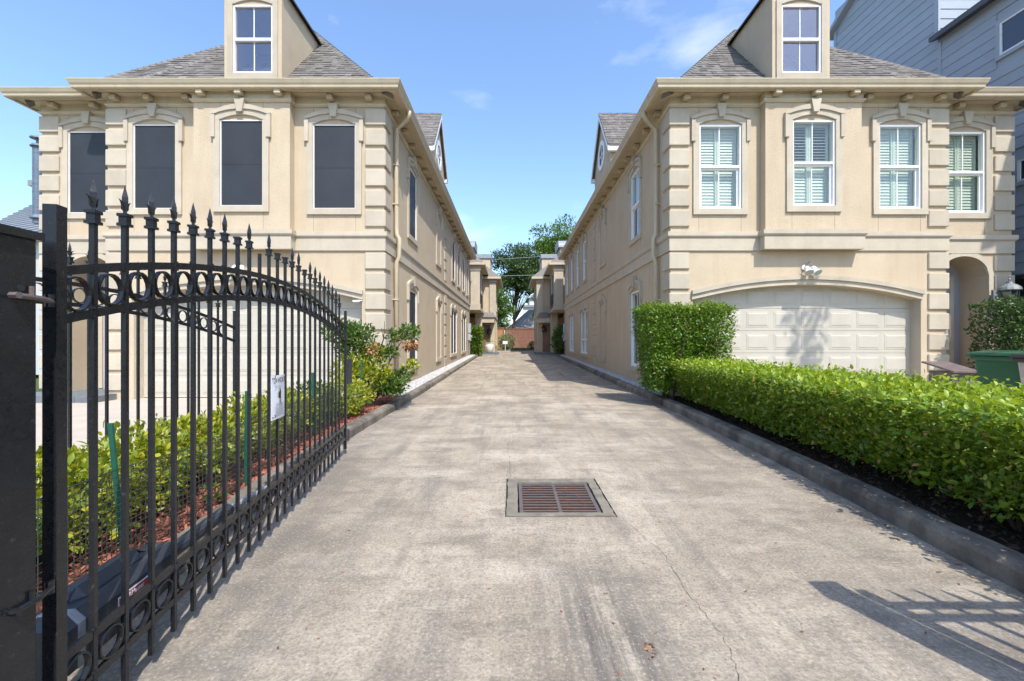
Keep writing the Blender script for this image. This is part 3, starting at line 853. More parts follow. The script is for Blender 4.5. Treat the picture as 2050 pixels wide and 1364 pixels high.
# ---------------------------------------------------------------- the two long townhouses on either side of the drive
YF, YW, YB, UB, UM, UWG = 9.18, 9.49, 27.6, 8.99, 5.93, 7.70
quoin_me = None
def townhouse(s, x0, label, styles):
    global quoin_me
    H = empty('townhouse', (x0 + s * 3.0, 14.0, 0))
    tag(H, label, 'house', 'long stucco townhouses flanking the drive')
    P = lambda u, y, z: (x0 + s * u, y, z)
    Wf = lambda u, z, d: (x0 + s * u, YF - d, z)
    Wb = lambda u, z, d: (x0 + s * u, UB - d, z)
    Ww = lambda u, z, d: (x0 + s * u, YW - d, z)
    Ws = lambda y, z, d: (x0 - s * d, y, z)
    Wo = lambda y, z, d: (x0 + s * (UWG + d), y, z)
    ZT = 6.5
    # --- openings
    wz = (4.10, 5.91)
    near, far = (0.61, 1.52), (4.47, 5.38)
    bayw = (2.49, 3.39); bay = (1.93, 3.96)
    wing = (6.20, 7.10)
    g0, g1, gsp, grise = 0.47, 5.39, 2.15, 0.32
    side2 = [(11.32, 12.2), (19.5, 20.4), (21.55, 22.45), (23.7, 24.6), (25.75, 26.65)]
    side1 = [(11.32, 12.2), (19.1, 21.0), (23.2, 25.1)]
    sz1 = [(0.55, 2.62), (0.66, 2.66), (0.66, 2.66)]
    deep = styles['deep']
    # --- front wall
    mb = MB()
    wall_holes(mb, Wf, 0, UM, -0.12, ZT, [(*near, *wz, deep), (*far, *wz, deep), (g0, g1, -0.12, gsp + grise, 0.26, (2,)), (bay[0] + .02, bay[1] - .02, 3.3, 6.4, 0.01)])
    n = 20
    for k in range(n):                                   # arch over the garage opening
        a = g0 + (g1 - g0) * k / n; b = g0 + (g1 - g0) * (k + 1) / n
        c = (g0 + g1) / 2; hh = (g1 - g0) / 2
        za, zb = arc(a, c, hh, gsp, grise), arc(b, c, hh, gsp, grise)
        mb.face([Wf(a, za, 0), Wf(b, zb, 0), Wf(b, gsp + grise, 0), Wf(a, gsp + grise, 0)])
        mb.face([Wf(a, za, 0), Wf(b, zb, 0), Wf(b, zb, -.26), Wf(a, za, -.26)])
    # return to the wing, wing front with its arched entry, outer side, back
    mb.face([P(UM, YF, -.12), P(UM, YW, -.12), P(UM, YW, ZT), P(UM, YF, ZT)])
    e0, e1, esp, eri = 6.10, 7.17, 2.72, 0.42
    wall_holes(mb, Ww, UM, UWG, -0.12, ZT, [(*wing, 4.10, 5.91, deep), (e0, e1, -0.12, esp + eri, 0.66, (2,))])
    for k in range(12):
        a = e0 + (e1 - e0) * k / 12; b = e0 + (e1 - e0) * (k + 1) / 12
        c = (e0 + e1) / 2; hh = (e1 - e0) / 2
        f = lambda u: esp + eri * math.sqrt(max(0.0, 1 - ((u - c) / hh) ** 2))
        mb.face([Ww(a, f(a), 0), Ww(b, f(b), 0), Ww(b, esp + eri, 0), Ww(a, esp + eri, 0)])
        mb.face([Ww(a, f(a), 0), Ww(b, f(b), 0), Ww(b, f(b), -.66), Ww(a, f(a), -.66)])
    mb.face([Ww(e0 - .3, -.12, -.66), Ww(e1 + .3, -.12, -.66), Ww(e1 + .3, 3.3, -.66), Ww(e0 - .3, 3.3, -.66)])
    mb.face([P(UWG, YW, -.12), P(UWG, YB, -.12), P(UWG, YB, ZT), P(UWG, YW, ZT)])
    mb.face([P(0, YB, -.12), P(UWG, YB, -.12), P(UWG, YB, ZT), P(0, YB, ZT)])
    wall_holes(mb, Ws, YF, YB, -0.12, ZT, [(*a, *wz, deep) for a in side2] + [(*a, *z, deep) for a, z in zip(side1, sz1)])
    mb.build('wall', 'stucco', H)
    # --- projecting bay
    mb = MB()
    wall_holes(mb, Wb, bay[0], bay[1], 3.20, ZT - .003, [(*bayw, *wz, deep)])
    for u in bay:
        mb.face([P(u, YF + .01, 3.2), P(u, UB, 3.2), P(u, UB, ZT - .003), P(u, YF + .01, ZT - .003)])
    mb.face([P(bay[0], YF + .01, 3.2), P(bay[1], YF + .01, 3.2), P(bay[1], UB, 3.2), P(bay[0], UB, 3.2)])
    mb.build('bay', 'stucco', H)
    # dark rooms behind the panes
    mb = MB()
    mb.face([P(0.25, YF + .9, 0), P(UWG - .2, YF + .9, 0), P(UWG - .2, YF + .9, 6.4), P(0.25, YF + .9, 6.4)])
    mb.face([P(1.1, YF + .9, 0), P(1.1, YB - .2, 0), P(1.1, YB - .2, 6.4), P(1.1, YF + .9, 6.4)])
    mb.face([P(0.1, YF + .02, 3.3), P(UWG - .1, YF + .35, 3.3), P(UWG - .1, YB - .2, 3.3), P(0.1, YB - .2, 3.3)])
    mb.face([P(0.1, YF + .02, 6.42), P(UWG - .1, YF + .35, 6.42), P(UWG - .1, YB - .2, 6.42), P(0.1, YB - .2, 6.42)])
    mb.build('room_lining', 'interior', H)

    # --- band course, frieze, soffit, fascia, gutter swept round the plan
    path = [(UWG, YB), (UWG, YW), (UM, YW), (UM, YF), (0, YF), (0, YB)]
    bp = [(bay[1], YF), (bay[1], UB), (bay[0], UB), (bay[0], YF)]
    for pth, k in ((path, 0.0), (bp, 0.004)):
        sweep(mb := MB(), pth, [(-.02, 3.20 - k), (0.036 + k, 3.20 - k), (0.036 + k, 3.475), (-.02, 3.475)], P); mb.build('band_course', 'trim', H)
        sweep(mb := MB(), pth, [(-.02, 3.477), (0.05 + k, 3.477), (0.075 + k, 3.51), (0.075 + k, 3.60), (-.02, 3.61)], P); mb.build('band_cap', 'trim', H)
        sweep(mb := MB(), pth, [(-.02, 6.345), (0.018 + k, 6.345), (0.018 + k, ZT + .01 - k), (-.02, ZT + .01 - k)], P); mb.build('frieze', 'eaves', H)
        sweep(mb := MB(), pth, [(-.02, 6.285), (0.020 + k, 6.285), (0.030 + k, 6.30), (0.052 + k, 6.325), (0.052 + k, 6.343), (-.02, 6.343)], P); mb.build('moulding', 'eaves', H)
    so = 0.33
    sweep(mb := MB(), path, [(-.03, ZT + .004), (so, ZT + .004), (so, ZT + .022), (-.03, ZT + .022)], P); mb.build('soffit', 'eaves', H)
    sweep(mb := MB(), path, [(so - .02, ZT - .035), (so + .006, ZT - .035), (so + .006, ZT + .13), (so - .02, ZT + .13)], P); mb.build('fascia', 'eaves', H)
    G = [(so + .008, 6.475), (so + .060, 6.475), (so + .072, 6.492), (so + .076, 6.53), (so + .098, 6.565), (so + .112, 6.60), (so + .125, 6.63), (so + .125, 6.645), (so + .105, 6.645), (so + .10, 6.62), (so + .008, 6.615)]
    sweep(mb := MB(), path, G, P); mb.build('gutter', 'eaves', H)
    # --- brackets
    br = chamfer_box_mesh('bracket', 0.135, 0.16, 0.10, 0.012, 'eaves')
    brs = chamfer_box_mesh('bracket', 0.16, 0.135, 0.10, 0.012, 'eaves')
    for u, y in ((0.30, YF), (1.12, YF), (2.12, UB), (2.94, UB), (3.74, UB), (4.18, YF), (5.0, YF), (5.72, YF), (6.45, YW), (7.35, YW)):
        mesh_obj('bracket', br, H, P(u, y - .092, 6.44))
    y = 9.75
    while y < 27.2:
        mesh_obj('bracket', brs, H, P(-.092, y, 6.44)); y += 0.815
    # --- quoins
    if quoin_me is None:
        quoin_me = chamfer_box_mesh('quoin', 0.44, 0.44, 0.347, 0.012, 'trim')
    tops = [6.24 - 0.435 * k for k in range(6)] + [3.155 - 0.435 * k for k in range(7)]
    for (uc, yc) in ((0.18, YF + 0.18), (UM - 0.18, YF + 0.18), (UWG - 0.18, YW + 0.18)):
        for t in tops:
            mesh_obj('quoin', quoin_me, H, P(uc, yc, t - 0.1735))
    flat = chamfer_box_mesh('quoin', 0.07, 0.50, 0.347, 0.012, 'trim')
    for t in tops:
        mesh_obj('quoin', flat, H, P(0.01, 17.6, t - 0.1735))
    # --- windows
    st = styles['main']
    window(H, Wf, *near, *wz, st); window(H, Wb, *bayw, *wz, st, louvre=0.35); window(H, Wf, *far, *wz, st)
    window(H, Ww, *wing, *wz, st)
    ss = styles['side']
    for a in side2:
        window(H, Ws, *a, *wz, ss)
    window(H, Ws, *side1[0], *sz1[0], ss, 'small', joints=False)
    for a, z in zip(side1[1:], sz1[1:]):
        window(H, Ws, *a, *z, ss, 'twin', joints=False)
    window(H, Ws, 15.55, 16.35, 4.15, 5.85, 'blank', 'arch'); window(H, Ws, 15.55, 16.35, 0.62, 2.6, 'blank', 'small')
    # --- garage door with raised panels under its arched hood
    D = empty('garage_door', Wf(2.93, 0, -.25), H)
    rows = 5; ph = 0.492
    for r in range(rows):
        MB().rect(Wf, g0 - .08, g1 + .08, 0.015 + r * ph, 0.015 + (r + 1) * ph - .006, -.30, -.25).build('door_section', 'garage', D)
    cw = (g1 - g0 - .04) / 8
    pm = None
    for r in range(rows):
        for k in range(8):
            ca = g0 + .02 + cw * (k + .5); cz = 0.015 + (r + .5) * ph
            if pm is None:
                mb2 = MB()
                a, b = cw / 2 - .055, ph / 2 - .075
                lv = [(a, b, 0), (a - .006, b - .006, .006), (a - .022, b - .022, .005), (a - .05, b - .05, .014)]
                loops = [[(-x_, -d_, -z_), (x_, -d_, -z_), (x_, -d_, z_), (-x_, -d_, z_)] for x_, z_, d_ in lv]
                mb2.loft(loops, True)
                pm = bpy.data.meshes.new('raised_panel'); pm.from_pydata(mb2.v, [], mb2.f); pm.materials.append(M['garage']); pm.update()
            mesh_obj('raised_panel', pm, D, Wf(ca, cz, -.2495))
    c = (g0 + g1) / 2; hh = (g1 - g0) / 2
    mb = MB(); mb.band(Wf, g0 - .02, g1 + .02, lambda u: arc(u, c, hh, gsp, grise), lambda u: arc(u, c, hh, gsp, grise) + .105, 0, .035, 24); mb.build('garage_hood', 'trim', H)
    mb = MB(); mb.band(Wf, g0 - .02, g1 + .02, lambda u: arc(u, c, hh, gsp, grise) + .107, lambda u: arc(u, c, hh, gsp, grise) + .195, 0, .075, 24); mb.build('garage_hood', 'trim', H)
    for a, b in ((g0 - .003, g0 + .006), (g1 - .006, g1 + .003)):
        MB().rect(Wf, a, b, -.1, gsp, -.255, .004).build('door_jamb', 'trim', H)
    # --- entry in the wing
    mb = MB()
    c2 = (e0 + e1) / 2; h2 = (e1 - e0) / 2
    f1 = lambda u: esp + eri * math.sqrt(max(0.0, 1 - ((u - c2) / h2) ** 2)) if abs(u - c2) < h2 else esp
    f2 = lambda u: esp + (eri + .11) * math.sqrt(max(0.0, 1 - ((u - c2) / (h2 + .11)) ** 2))
    mb.band(Ww, e0 - .109, e1 + .109, f1, f2, 0, .03, 24)
    mb.rect(Ww, e1, e1 + .10, 0, esp, 0, .03); mb.rect(Ww, e0 - .10, e0, 0, esp, 0, .03)
    mb.build('entry_arch', 'trim', H)
    E = empty('entry_door', Ww(c2, 0, -.6), H)
    MB().rect(Ww, e0 - .10, e1 - .26, 0.15, 2.68, -.655, -.61).build('door_leaf', styles['door'], E)
    mb = MB(); mb.rect(Ww, e1 - .26, e1 - .17, 0.15, 2.78, -.655, -.56); mb.rect(Ww, e0 - .1, e1 - .26, 2.68, 2.78, -.655, -.56); mb.build('door_frame', 'trim', E)
    for kx in range(5):
        for ky in range(2):
            MB().rect(Ww, e0 - .35 + kx * .41, e0 + .05 + kx * .41, -.1, 0.13, -.62 + ky * .72, -.62 + ky * .72 + .71).build('step_block', 'slate', H)
    # --- roof
    ZE = 6.5
    R = lambda u, y, z: P(u, y, z)
    ue, um, uo, yf, yw = -0.18, 6.11, 7.88, 9.0, 9.31
    z = lambda d: ZE + 1.15 * d
    ap = (um - ue) / 2; dz = (uo - ue) / 2
    A1 = R(ue + ap, yf + ap, z(ap)); A2 = R(ue + ap, yw + ap, z(ap)); A3 = R(ue + dz, yw + dz, z(dz))
    A4 = R(ue + dz, YB + .18 - dz, z(dz))
    mb = MB()
    mb.face([R(ue, yf, ZE), R(um, yf, ZE), A1])
    mb.face([R(um, yf, ZE), R(um, yw, ZE), A2, A1])
    mb.face([R(uo, yw, ZE), A3, A2, R(um, yw, ZE)])
    mb.face([R(ue, yf, ZE), A1, A2, A3, A4, R(ue, YB + .18, ZE)])
    mb.face([R(uo, yw, ZE), R(uo, YB + .18, ZE), A4, A3])
    mb.face([R(ue, YB + .18, ZE), A4, R(uo, YB + .18, ZE)])
    roof = mb.build('roof', 'shingle', H)
    mb = MB()
    shingle_plane(mb, [R(ue, yf, ZE), R(um, yf, ZE), A1])
    shingle_plane(mb, [R(um, yw, ZE), R(uo, yw, ZE), A3, A2])
    mb.build('shingles', 'shingle', roof, kind='stuff')
    mb = MB()
    for a, b in ((R(ue, yf, ZE), A1), (R(um, yf, ZE), A1), (R(uo, yw, ZE), A3), (A2, A3), (A3, A4)):
        a, b = Vector(a), Vector(b); L_ = (b - a).length; t = (b - a).normalized(); k = 0
        sd = t.cross(Vector((0, 0, 1))).normalized(); nn = sd.cross(t).normalized()
        while k * .15 < L_ - .1:
            q0 = a + t * (k * .15); q1 = a + t * (k * .15 + .17)
            h0, h1 = .034, .016
            mb.hexa([q0 - sd * .13 - nn * .09, q0 + sd * .13 - nn * .09, q1 + sd * .13 - nn * .09, q1 - sd * .13 - nn * .09],
                    [q0 - sd * .02 + nn * h0, q0 + sd * .02 + nn * h0, q1 + sd * .02 + nn * h1, q1 - sd * .02 + nn * h1])
            k += 1
    mb.build('ridge_caps', 'shingle', roof, kind='stuff')
    # --- front dormer
    Yd = 9.36; ud = 2.93; hw = 0.63
    Wd = lambda u, zz, d: P(u, Yd - d, zz)
    Dm = empty('dormer', P(ud, Yd, 6.9), H)
    mb = MB()
    wall_holes(mb, Wd, ud - hw, ud + hw, 6.6, 9.0, [(ud - .435, ud + .435, 7.13, 8.63, .1)])
    for u in (ud - hw, ud + hw):
        mb.face([P(u, Yd, 6.6), P(u, 11.3, 6.6), P(u, 11.3, 9.0), P(u, Yd, 9.0)])
    mb.face([P(ud - hw, Yd, 9.0), P(ud + hw, Yd, 9.0), P(ud, Yd, 9.62)])
    mb.build('dormer_wall', 'stucco', Dm)
    mb = MB(); o = .09
    for sg in (-1, 1):
        q = [P(ud + sg * (hw + o), Yd - .10, 8.97), P(ud + sg * (hw + o), 11.45, 8.97), P(ud, 12.2, 9.70), P(ud, Yd - .10, 9.70)]
        mb.hexa(q, [(a[0], a[1], a[2] + .045) for a in q])
    mb.build('dormer_roof', 'darkroof', Dm)
    mb = MB()
    mb.rect(Wd, ud - .435 - .115, ud - .435, 7.13, 8.63, 0, .03); mb.rect(Wd, ud + .435, ud + .435 + .115, 7.13, 8.63, 0, .03)
    mb.rect(Wd, ud - .55, ud + .55, 6.99, 7.13, 0, .034)
    mb.band(Wd, ud - .55, ud + .55, lambda u: arc(u, ud, .435, 8.63, .1), lambda u: arc(u, ud, .55, 8.73, .12), 0, .03)
    mb.build('dormer_surround', 'trim', Dm)
    mb = MB(); a, b, zb, zt, zm = ud - .435, ud + .435, 7.13, 8.63, 7.88
    for q in ((a, b, zb, zb + .04), (a, b, zt - .035, zt), (a, a + .035, zb + .04, zt - .035), (b - .035, b, zb + .04, zt - .035), (a + .035, b - .035, zm - .03, zm + .03)):
        mb.rect(Wd, *q, -.08, .004)
    mb.build('dormer_frame', 'white', Dm)
    mb = MB(); mb.rect(Wd, ud - .009, ud + .009, zm + .03, zt - .035, -.05, -.034); mb.rect(Wd, ud - .009, ud + .009, zb + .04, zm - .03, -.06, -.044); mb.build('dormer_muntin', 'white', Dm)
    MB().rect(Wd, a + .035, b - .035, zm + .03, zt - .035, -.044, -.04).build('dormer_pane', 'glass2', Dm)
    MB().rect(Wd, a + .035, b - .035, zb + .04, zm - .03, -.054, -.05).build('dormer_pane', 'glass2', Dm)
    mb = MB(); mb.rect(Wd, ud - hw + .02, ud + hw - .02, 6.9, 8.9, -1.3, -1.28); mb.rect(Wd, ud - hw + .02, ud + hw - .02, 7.0, 7.02, -1.28, -.12); mb.build('dormer_room', 'interior', Dm)
    # --- gabled side dormer over the drive
    yc, hg, ug = 17.2, 1.62, 0.22
    Wg = lambda y, zz, d: P(ug - d, y, zz)
    Sd = empty('side_dormer', P(ug, yc, 6.6), H)
    mb = MB()
    cz, rr = 8.72, 0.40
    ring_o = []
    mb.face([Wg(yc - hg + .12, 6.5, 0), Wg(yc + hg - .12, 6.5, 0), Wg(yc + hg - .12, 8.42, 0), Wg(yc, 10.25, 0), Wg(yc - hg + .12, 8.42, 0)])
    for sg in (-1, 1):
        y_ = yc + sg * (hg - .12)
        mb.face([P(ug, y_, 6.5), P(ug + 2.4, y_, 6.5), P(ug + 2.4, y_, 8.42), P(ug, y_, 8.42)])
    mb.build('gable_wall', 'stucco', Sd)
    mb = MB()
    planes = []
    for sg in (-1, 1):
        q = [P(ug - .14, yc + sg * (hg + .05), 8.36), P(ug + 3.0, yc + sg * (hg + .05), 8.36), P(ug + 3.0, yc, 10.36), P(ug - .14, yc, 10.36)]
        mb.hexa(q, [(a_[0], a_[1], a_[2] + .06) for a_ in q]); planes.append(q)
    gr = mb.build('gable_roof', 'shingle', Sd)
    mb = MB(); q = planes[0]; shingle_plane(mb, [(a_[0], a_[1], a_[2] + .064) for a_ in q]); mb.build('gable_shingles', 'shingle', Sd, kind='stuff')
    mb = MB()
    for sg in (-1, 1):
        mb.prism([(yc + sg * (hg + .06), 8.20), (yc + sg * (hg + .06), 8.36), (yc, 10.36), (yc, 10.18)], Wg, .11, .145)
        mb.box(*sorted((P(ug - .1, 0, 0)[0], P(ug + 1.9, 0, 0)[0])), *sorted((yc + sg * (hg - .10), yc + sg * (hg + .05))), 8.20, 8.352)
    mb.build('rake_board', 'white', Sd)
    mb = MB(); nn = 24
    def ringpts(r0, r1, d0, d1):
        loops = []
        for k in range(nn + 1):
            t = 2 * math.pi * k / nn; cs, sn = math.cos(t), math.sin(t)
            loops.append([Wg(yc + r0 * cs, cz + r0 * sn, d0), Wg(yc + r1 * cs, cz + r1 * sn, d0), Wg(yc + r1 * cs, cz + r1 * sn, d1), Wg(yc + r0 * cs, cz + r0 * sn, d1)])
        return loops
    mb.loft(ringpts(rr, rr + .17, 0, .05), False); mb.build('round_surround', 'white', Sd)
    mb = MB(); mb.rect(Wg, yc - .02, yc + .02, cz - rr, cz + rr, .012, .03); mb.rect(Wg, yc - rr, yc + rr, cz - .02, cz + .02, .012, .032); mb.build('round_muntin', 'white', Sd)
    mb = MB(); mb.face([Wg(yc + rr * math.cos(2 * math.pi * k / nn), cz + rr * math.sin(2 * math.pi * k / nn), .008) for k in range(nn)]); mb.build('round_pane', 'screen', Sd)
    # --- downspout at the drive corner
    yd = 9.86
    mb = MB()
    pth = [P(-.40, yd - .12, 6.50), P(-.40, yd - .12, 6.42), P(-.36, yd - .10, 6.34), P(-.16, yd, 6.22), P(-.085, yd, 6.14), P(-.085, yd, 3.85), P(-.085, yd, 3.72), P(-.145, yd, 3.62), P(-.145, yd, 3.20), P(-.085, yd, 3.08), P(-.085, yd, 0.12)]
    mb.tube(pth, 0.05, 10); mb.build('downspout', 'eaves', H, smooth=True)
    for zz in (5.3, 4.4, 2.2, 1.0):
        MB().box(*sorted((P(-.14, 0, 0)[0], P(-.0, 0, 0)[0])), yd - .058, yd + .058, zz, zz + .03).build('downspout_strap', 'eaves', H)
    return H

LX, RX = -2.75, 3.41
house_l = townhouse(-1, LX, 'cream stucco townhouse with black window screens beyond the iron gate', dict(main='screen', side='screen', deep=0.10, door='doorblue'))
house_r = townhouse(1, RX, 'cream stucco townhouse with white shuttered windows behind the hedge', dict(main='shutter', side='glass', deep=0.12, door='door'))

# ---------------------------------------------------------------- rear pair of townhouses at the end of the drive
def rear_house(s, x0, label):
    H = empty('rear_townhouse', (x0 + s * 2.0, 33, 0.25))
    tag(H, label, 'house', 'rear townhouses at the end of the drive')
    P = lambda u, y, z: (x0 + s * u, y, z)
    def bx(mb, u0, u1, y0, y1, z0, z1):
        xa, xb = sorted((x0 + s * u0, x0 + s * u1)); return mb.box(xa, xb, y0, y1, z0, z1)
    mb = MB()
    bx(mb, 0.45, 7.5, 28.1, 39.0, 0.1, 6.2)                     # main body
    bx(mb, -0.52, 0.45, 28.75, 32.9, 3.32, 6.3)                 # block over the porch
    bx(mb, -1.42, 0.45, 33.0, 38.6, 0.1, 6.0)                   # second block, nearer the axis
    bx(mb, -0.35, 0.45, 32.1, 33.0, 0.1, 3.0)
    mb.build('wall', 'stucco', H)
    mb = MB()
    bx(mb, -0.60, 0.02, 28.5, 28.75, 3.7, 5.95); mb.build('pilaster', 'trim', H)
    mb = MB(); bx(mb, -1.52, -1.02, 32.88, 33.0, 3.1, 5.75); mb.build('pilaster', 'trim', H)
    for (a, b, y0, y1, z0, z1) in ((-0.66, 0.06, 28.45, 28.75, 5.95, 6.3), (-0.64, 0.05, 28.46, 28.75, 3.32, 3.72), (-1.58, -0.96, 32.82, 33.0, 5.75, 6.0)):
        mb = MB(); bx(mb, a, b, y0, y1, z0, z1); mb.build('capital', 'trim', H)
    mb = MB(); bx(mb, -0.63, 0.45, 28.6, 32.95, 3.30, 3.46); mb.build('band_course', 'trim', H)
    mb = MB(); bx(mb, -1.46, -1.40, 33.0, 38.62, 3.05, 3.30); mb.build('band_course', 'trim', H)
    mb = MB(); bx(mb, -0.52, -0.02, 31.65, 32.1, 0.25, 3.1); mb.build('column', 'trim', H)
    mb = MB(); bx(mb, -0.56, 0.02, 31.6, 32.1, 3.10, 3.30); mb.build('capital', 'trim', H)
    # eaves and roofs
    for (u0, u1, y0, y1, ze, k) in ((-0.95, 3.4, 28.25, 33.2, 6.3, 0), (-1.90, 2.6, 32.6, 39.0, 6.0, 1)):
        mb = MB(); bx(mb, u0, u1, y0, y1, ze, ze + .16); mb.build('gutter', 'eaves', H)
        c = 0.05
        a = [P(u0 + c, y0 + c, ze + .16), P(u1, y0 + c, ze + .16), P(u1, y1 - c, ze + .16), P(u0 + c, y1 - c, ze + .16)]
        t = [P(u0 + 1.5, y0 + 1.5, ze + 1.45), P(u1, y0 + 1.5, ze + 1.45), P(u1, y1 - 1.5, ze + 1.45), P(u0 + 1.5, y1 - 1.5, ze + 1.45)]
        MB().hexa(a, t).build('roof', 'shingle', H)
    # attic boxes with metal tops
    mb = MB(); bx(mb, 0.0, 2.6, 30.2, 32.4, 6.6, 7.85); mb.build('attic_wall', 'stucco', H)
    mb = MB(); loops = []
    for k in range(9):
        t = math.pi / 2 * k / 8
        loops.append([P(-0.12, 30.05 + .9 * (1 - math.cos(t)), 7.85 + .62 * math.sin(t)), P(2.7, 30.05 + .9 * (1 - math.cos(t)), 7.85 + .62 * math.sin(t)), P(2.7, 32.5, 7.85 + .62 * math.sin(t)), P(-0.12, 32.5, 7.85 + .62 * math.sin(t))])
    mb.loft(loops, True); mb.build('barrel_roof', 'galv', H)
    mb = MB(); bx(mb, -0.95, 2.2, 35.2, 38.0, 6.4, 8.05); mb.build('attic_wall', 'stucco', H)
    mb = MB(); bx(mb, -1.02, 2.3, 35.1, 38.1, 8.05, 8.38); mb.build('attic_roof', 'galv', H)
    # entry canopy, door, recess
    mb = MB(); bx(mb, -1.42, -0.5, 32.1, 32.98, 2.62, 3.02); mb.build('canopy', 'trim', H)
    a = [P(-1.5, 32.0, 3.02), P(-0.45, 32.0, 3.02), P(-0.45, 32.98, 3.02), P(-1.5, 32.98, 3.02)]
    t = [P(-1.3, 32.7, 3.42), P(-0.6, 32.7, 3.42), P(-0.6, 32.98, 3.42), P(-1.3, 32.98, 3.42)]
    MB().hexa(a, t).build('canopy_roof', 'shingle', H)
    D = empty('entry_door', P(-0.75, 32.98, 0.4), H)
    mb = MB(); bx(mb, -1.05, -0.45, 32.95, 32.99, 0.40, 2.5); mb.build('door_leaf', 'brown', D)
    mb = MB(); bx(mb, -1.10, -1.05, 32.90, 32.99, 0.40, 2.55); bx(mb, -0.45, -0.40, 32.90, 32.99, 0.40, 2.55); bx(mb, -1.05, -0.45, 32.90, 32.99, 2.5, 2.55); mb.build('door_frame', 'trim', D)
    mb = MB(); bx(mb, -1.0, -0.96, 32.91, 32.95, 1.3, 1.36); mb.build('door_knob', 'galv', D)
    for (a_, b_) in ((-1.75, -0.98), (-0.975, -0.2), (-0.195, 0.4)):
        mb = MB(); bx(mb, a_, b_, 31.2, 32.9, 0.1, 0.39); mb.build('step', 'slate', H)
    # windows and the iron balcony rail on the drive side
    Wa = lambda y, z, d: P(-0.52 - d, y, z)
    Wb_ = lambda y, z, d: P(-1.42 - d, y, z)
    for (W, y0, y1, z0, z1) in ((Wa, 29.4, 30.4, 3.9, 5.9), (Wa, 31.3, 32.2, 3.9, 5.9), (Wb_, 34.0, 34.9, 3.8, 5.6), (Wb_, 36.2, 37.1, 3.8, 5.6), (Wb_, 34.0, 34.9, 0.9, 2.7), (Wb_, 36.2, 37.1, 0.9, 2.7)):
        w = empty('window', W((y0 + y1) / 2, z0, 0), H)
        mb = MB(); mb.rect(W, y0 - .1, y0, z0 - .1, z1 + .1, 0, .04); mb.rect(W, y1, y1 + .1, z0 - .1, z1 + .1, 0, .04); mb.rect(W, y0, y1, z1, z1 + .1, 0, .04); mb.rect(W, y0, y1, z0 - .1, z0, 0, .04); mb.build('window_frame', 'trim', w)
        MB().rect(W, y0, y1, z0, z1, 0.002, .012).build('pane', 'screen', w)
    R = empty('balcony_rail', Wa(30.4, 3.5, .1), H)
    mb = MB(); mb.rect(Wa, 29.0, 31.0, 4.45, 4.5, .07, .12); mb.rect(Wa, 29.0, 31.0, 3.55, 3.6, .07, .12); mb.build('rail', 'iron', R)
    for k in range(17):
        MB().rect(Wa, 29.02 + k * .12, 29.05 + k * .12, 3.6, 4.45, .08, .11).build('baluster', 'iron', R)
    return H
rear_house(-1, LX, 'rear stucco townhouse with a white urn on its slate step')
rear_house(1, RX, 'rear stucco townhouse behind the meter box and dark bush')

def wall_lantern(loc, size, label, mat='black', s=1, glass=True):
    x, y, z = loc; k = size
    Lm = empty('wall_lantern', loc); tag(Lm, label, 'lantern')
    n = 8
    MB().lathe([(.10 * k, 0), (.165 * k, .035 * k), (.165 * k, .05 * k), (.12 * k, .055 * k)], x, y, n, z).build('lantern_base', mat, Lm)
    MB().lathe([(.05 * k, -.06 * k), (.09 * k, -.02 * k), (.10 * k, 0)], x, y, n, z).build('lantern_bowl', mat, Lm)
    MB().lathe([(.13 * k, .0), (.145 * k, .26 * k)], x, y, n, z + .055 * k).build('lantern_glass', 'lampglass', Lm)
    mb = MB()
    for i in range(n):
        a = 2 * math.pi * i / n
        c, s_ = math.cos(a), math.sin(a)
        mb.tube([(x + .133 * k * c, y + .133 * k * s_, z + .055 * k), (x + .150 * k * c, y + .150 * k * s_, z + .315 * k)], .006 * k, 4)
    mb.build('lantern_bars', mat, Lm)
    MB().lathe([(.20 * k, 0), (.205 * k, .015 * k), (.185 * k, .07 * k), (.13 * k, .125 * k), (.06 * k, .16 * k), (.045 * k, .19 * k)], x, y, 12, z + .315 * k).build('lantern_roof', mat, Lm)
    MB().lathe([(.055 * k, 0), (.055 * k, .012 * k), (.015 * k, .03 * k), (.03 * k, .07 * k), (.012 * k, .10 * k), (.024 * k, .13 * k), (.002 * k, .16 * k)], x, y, 8, z + .505 * k).build('finial', mat, Lm)
    MB().lathe([(.028 * k, 0), (.03 * k, .06 * k), (.02 * k, .16 * k), (.006 * k, .2 * k)], x, y, 8, z + .06 * k).build('bulb', 'lens', Lm)
    mb = MB(); mb.tube([(x, y, z + .02), (x - s * .12 * k, y + .06 * k, z + .03), (x - s * .2 * k, y + .12 * k, z + .1 * k)], .016 * k, 6)
    mb.box(*sorted((x - s * .16 * k, x - s * .27 * k)), y + .09 * k, y + .14 * k, z - .02 * k, z + .34 * k); mb.build('bracket_arm', mat, Lm)
    return Lm
wall_lantern((10.80, 9.26, 2.06), 0.94, 'pewter carriage lantern on the quoin above the small hedge', 'lamp')
wall_lantern((-1.72, 32.7, 1.75), 0.9, 'dark lantern beside the door above the white urn', 'black')
wall_lantern((2.42, 32.7, 1.95), 0.9, 'black lantern by the brown door behind the meter box', 'black', -1)

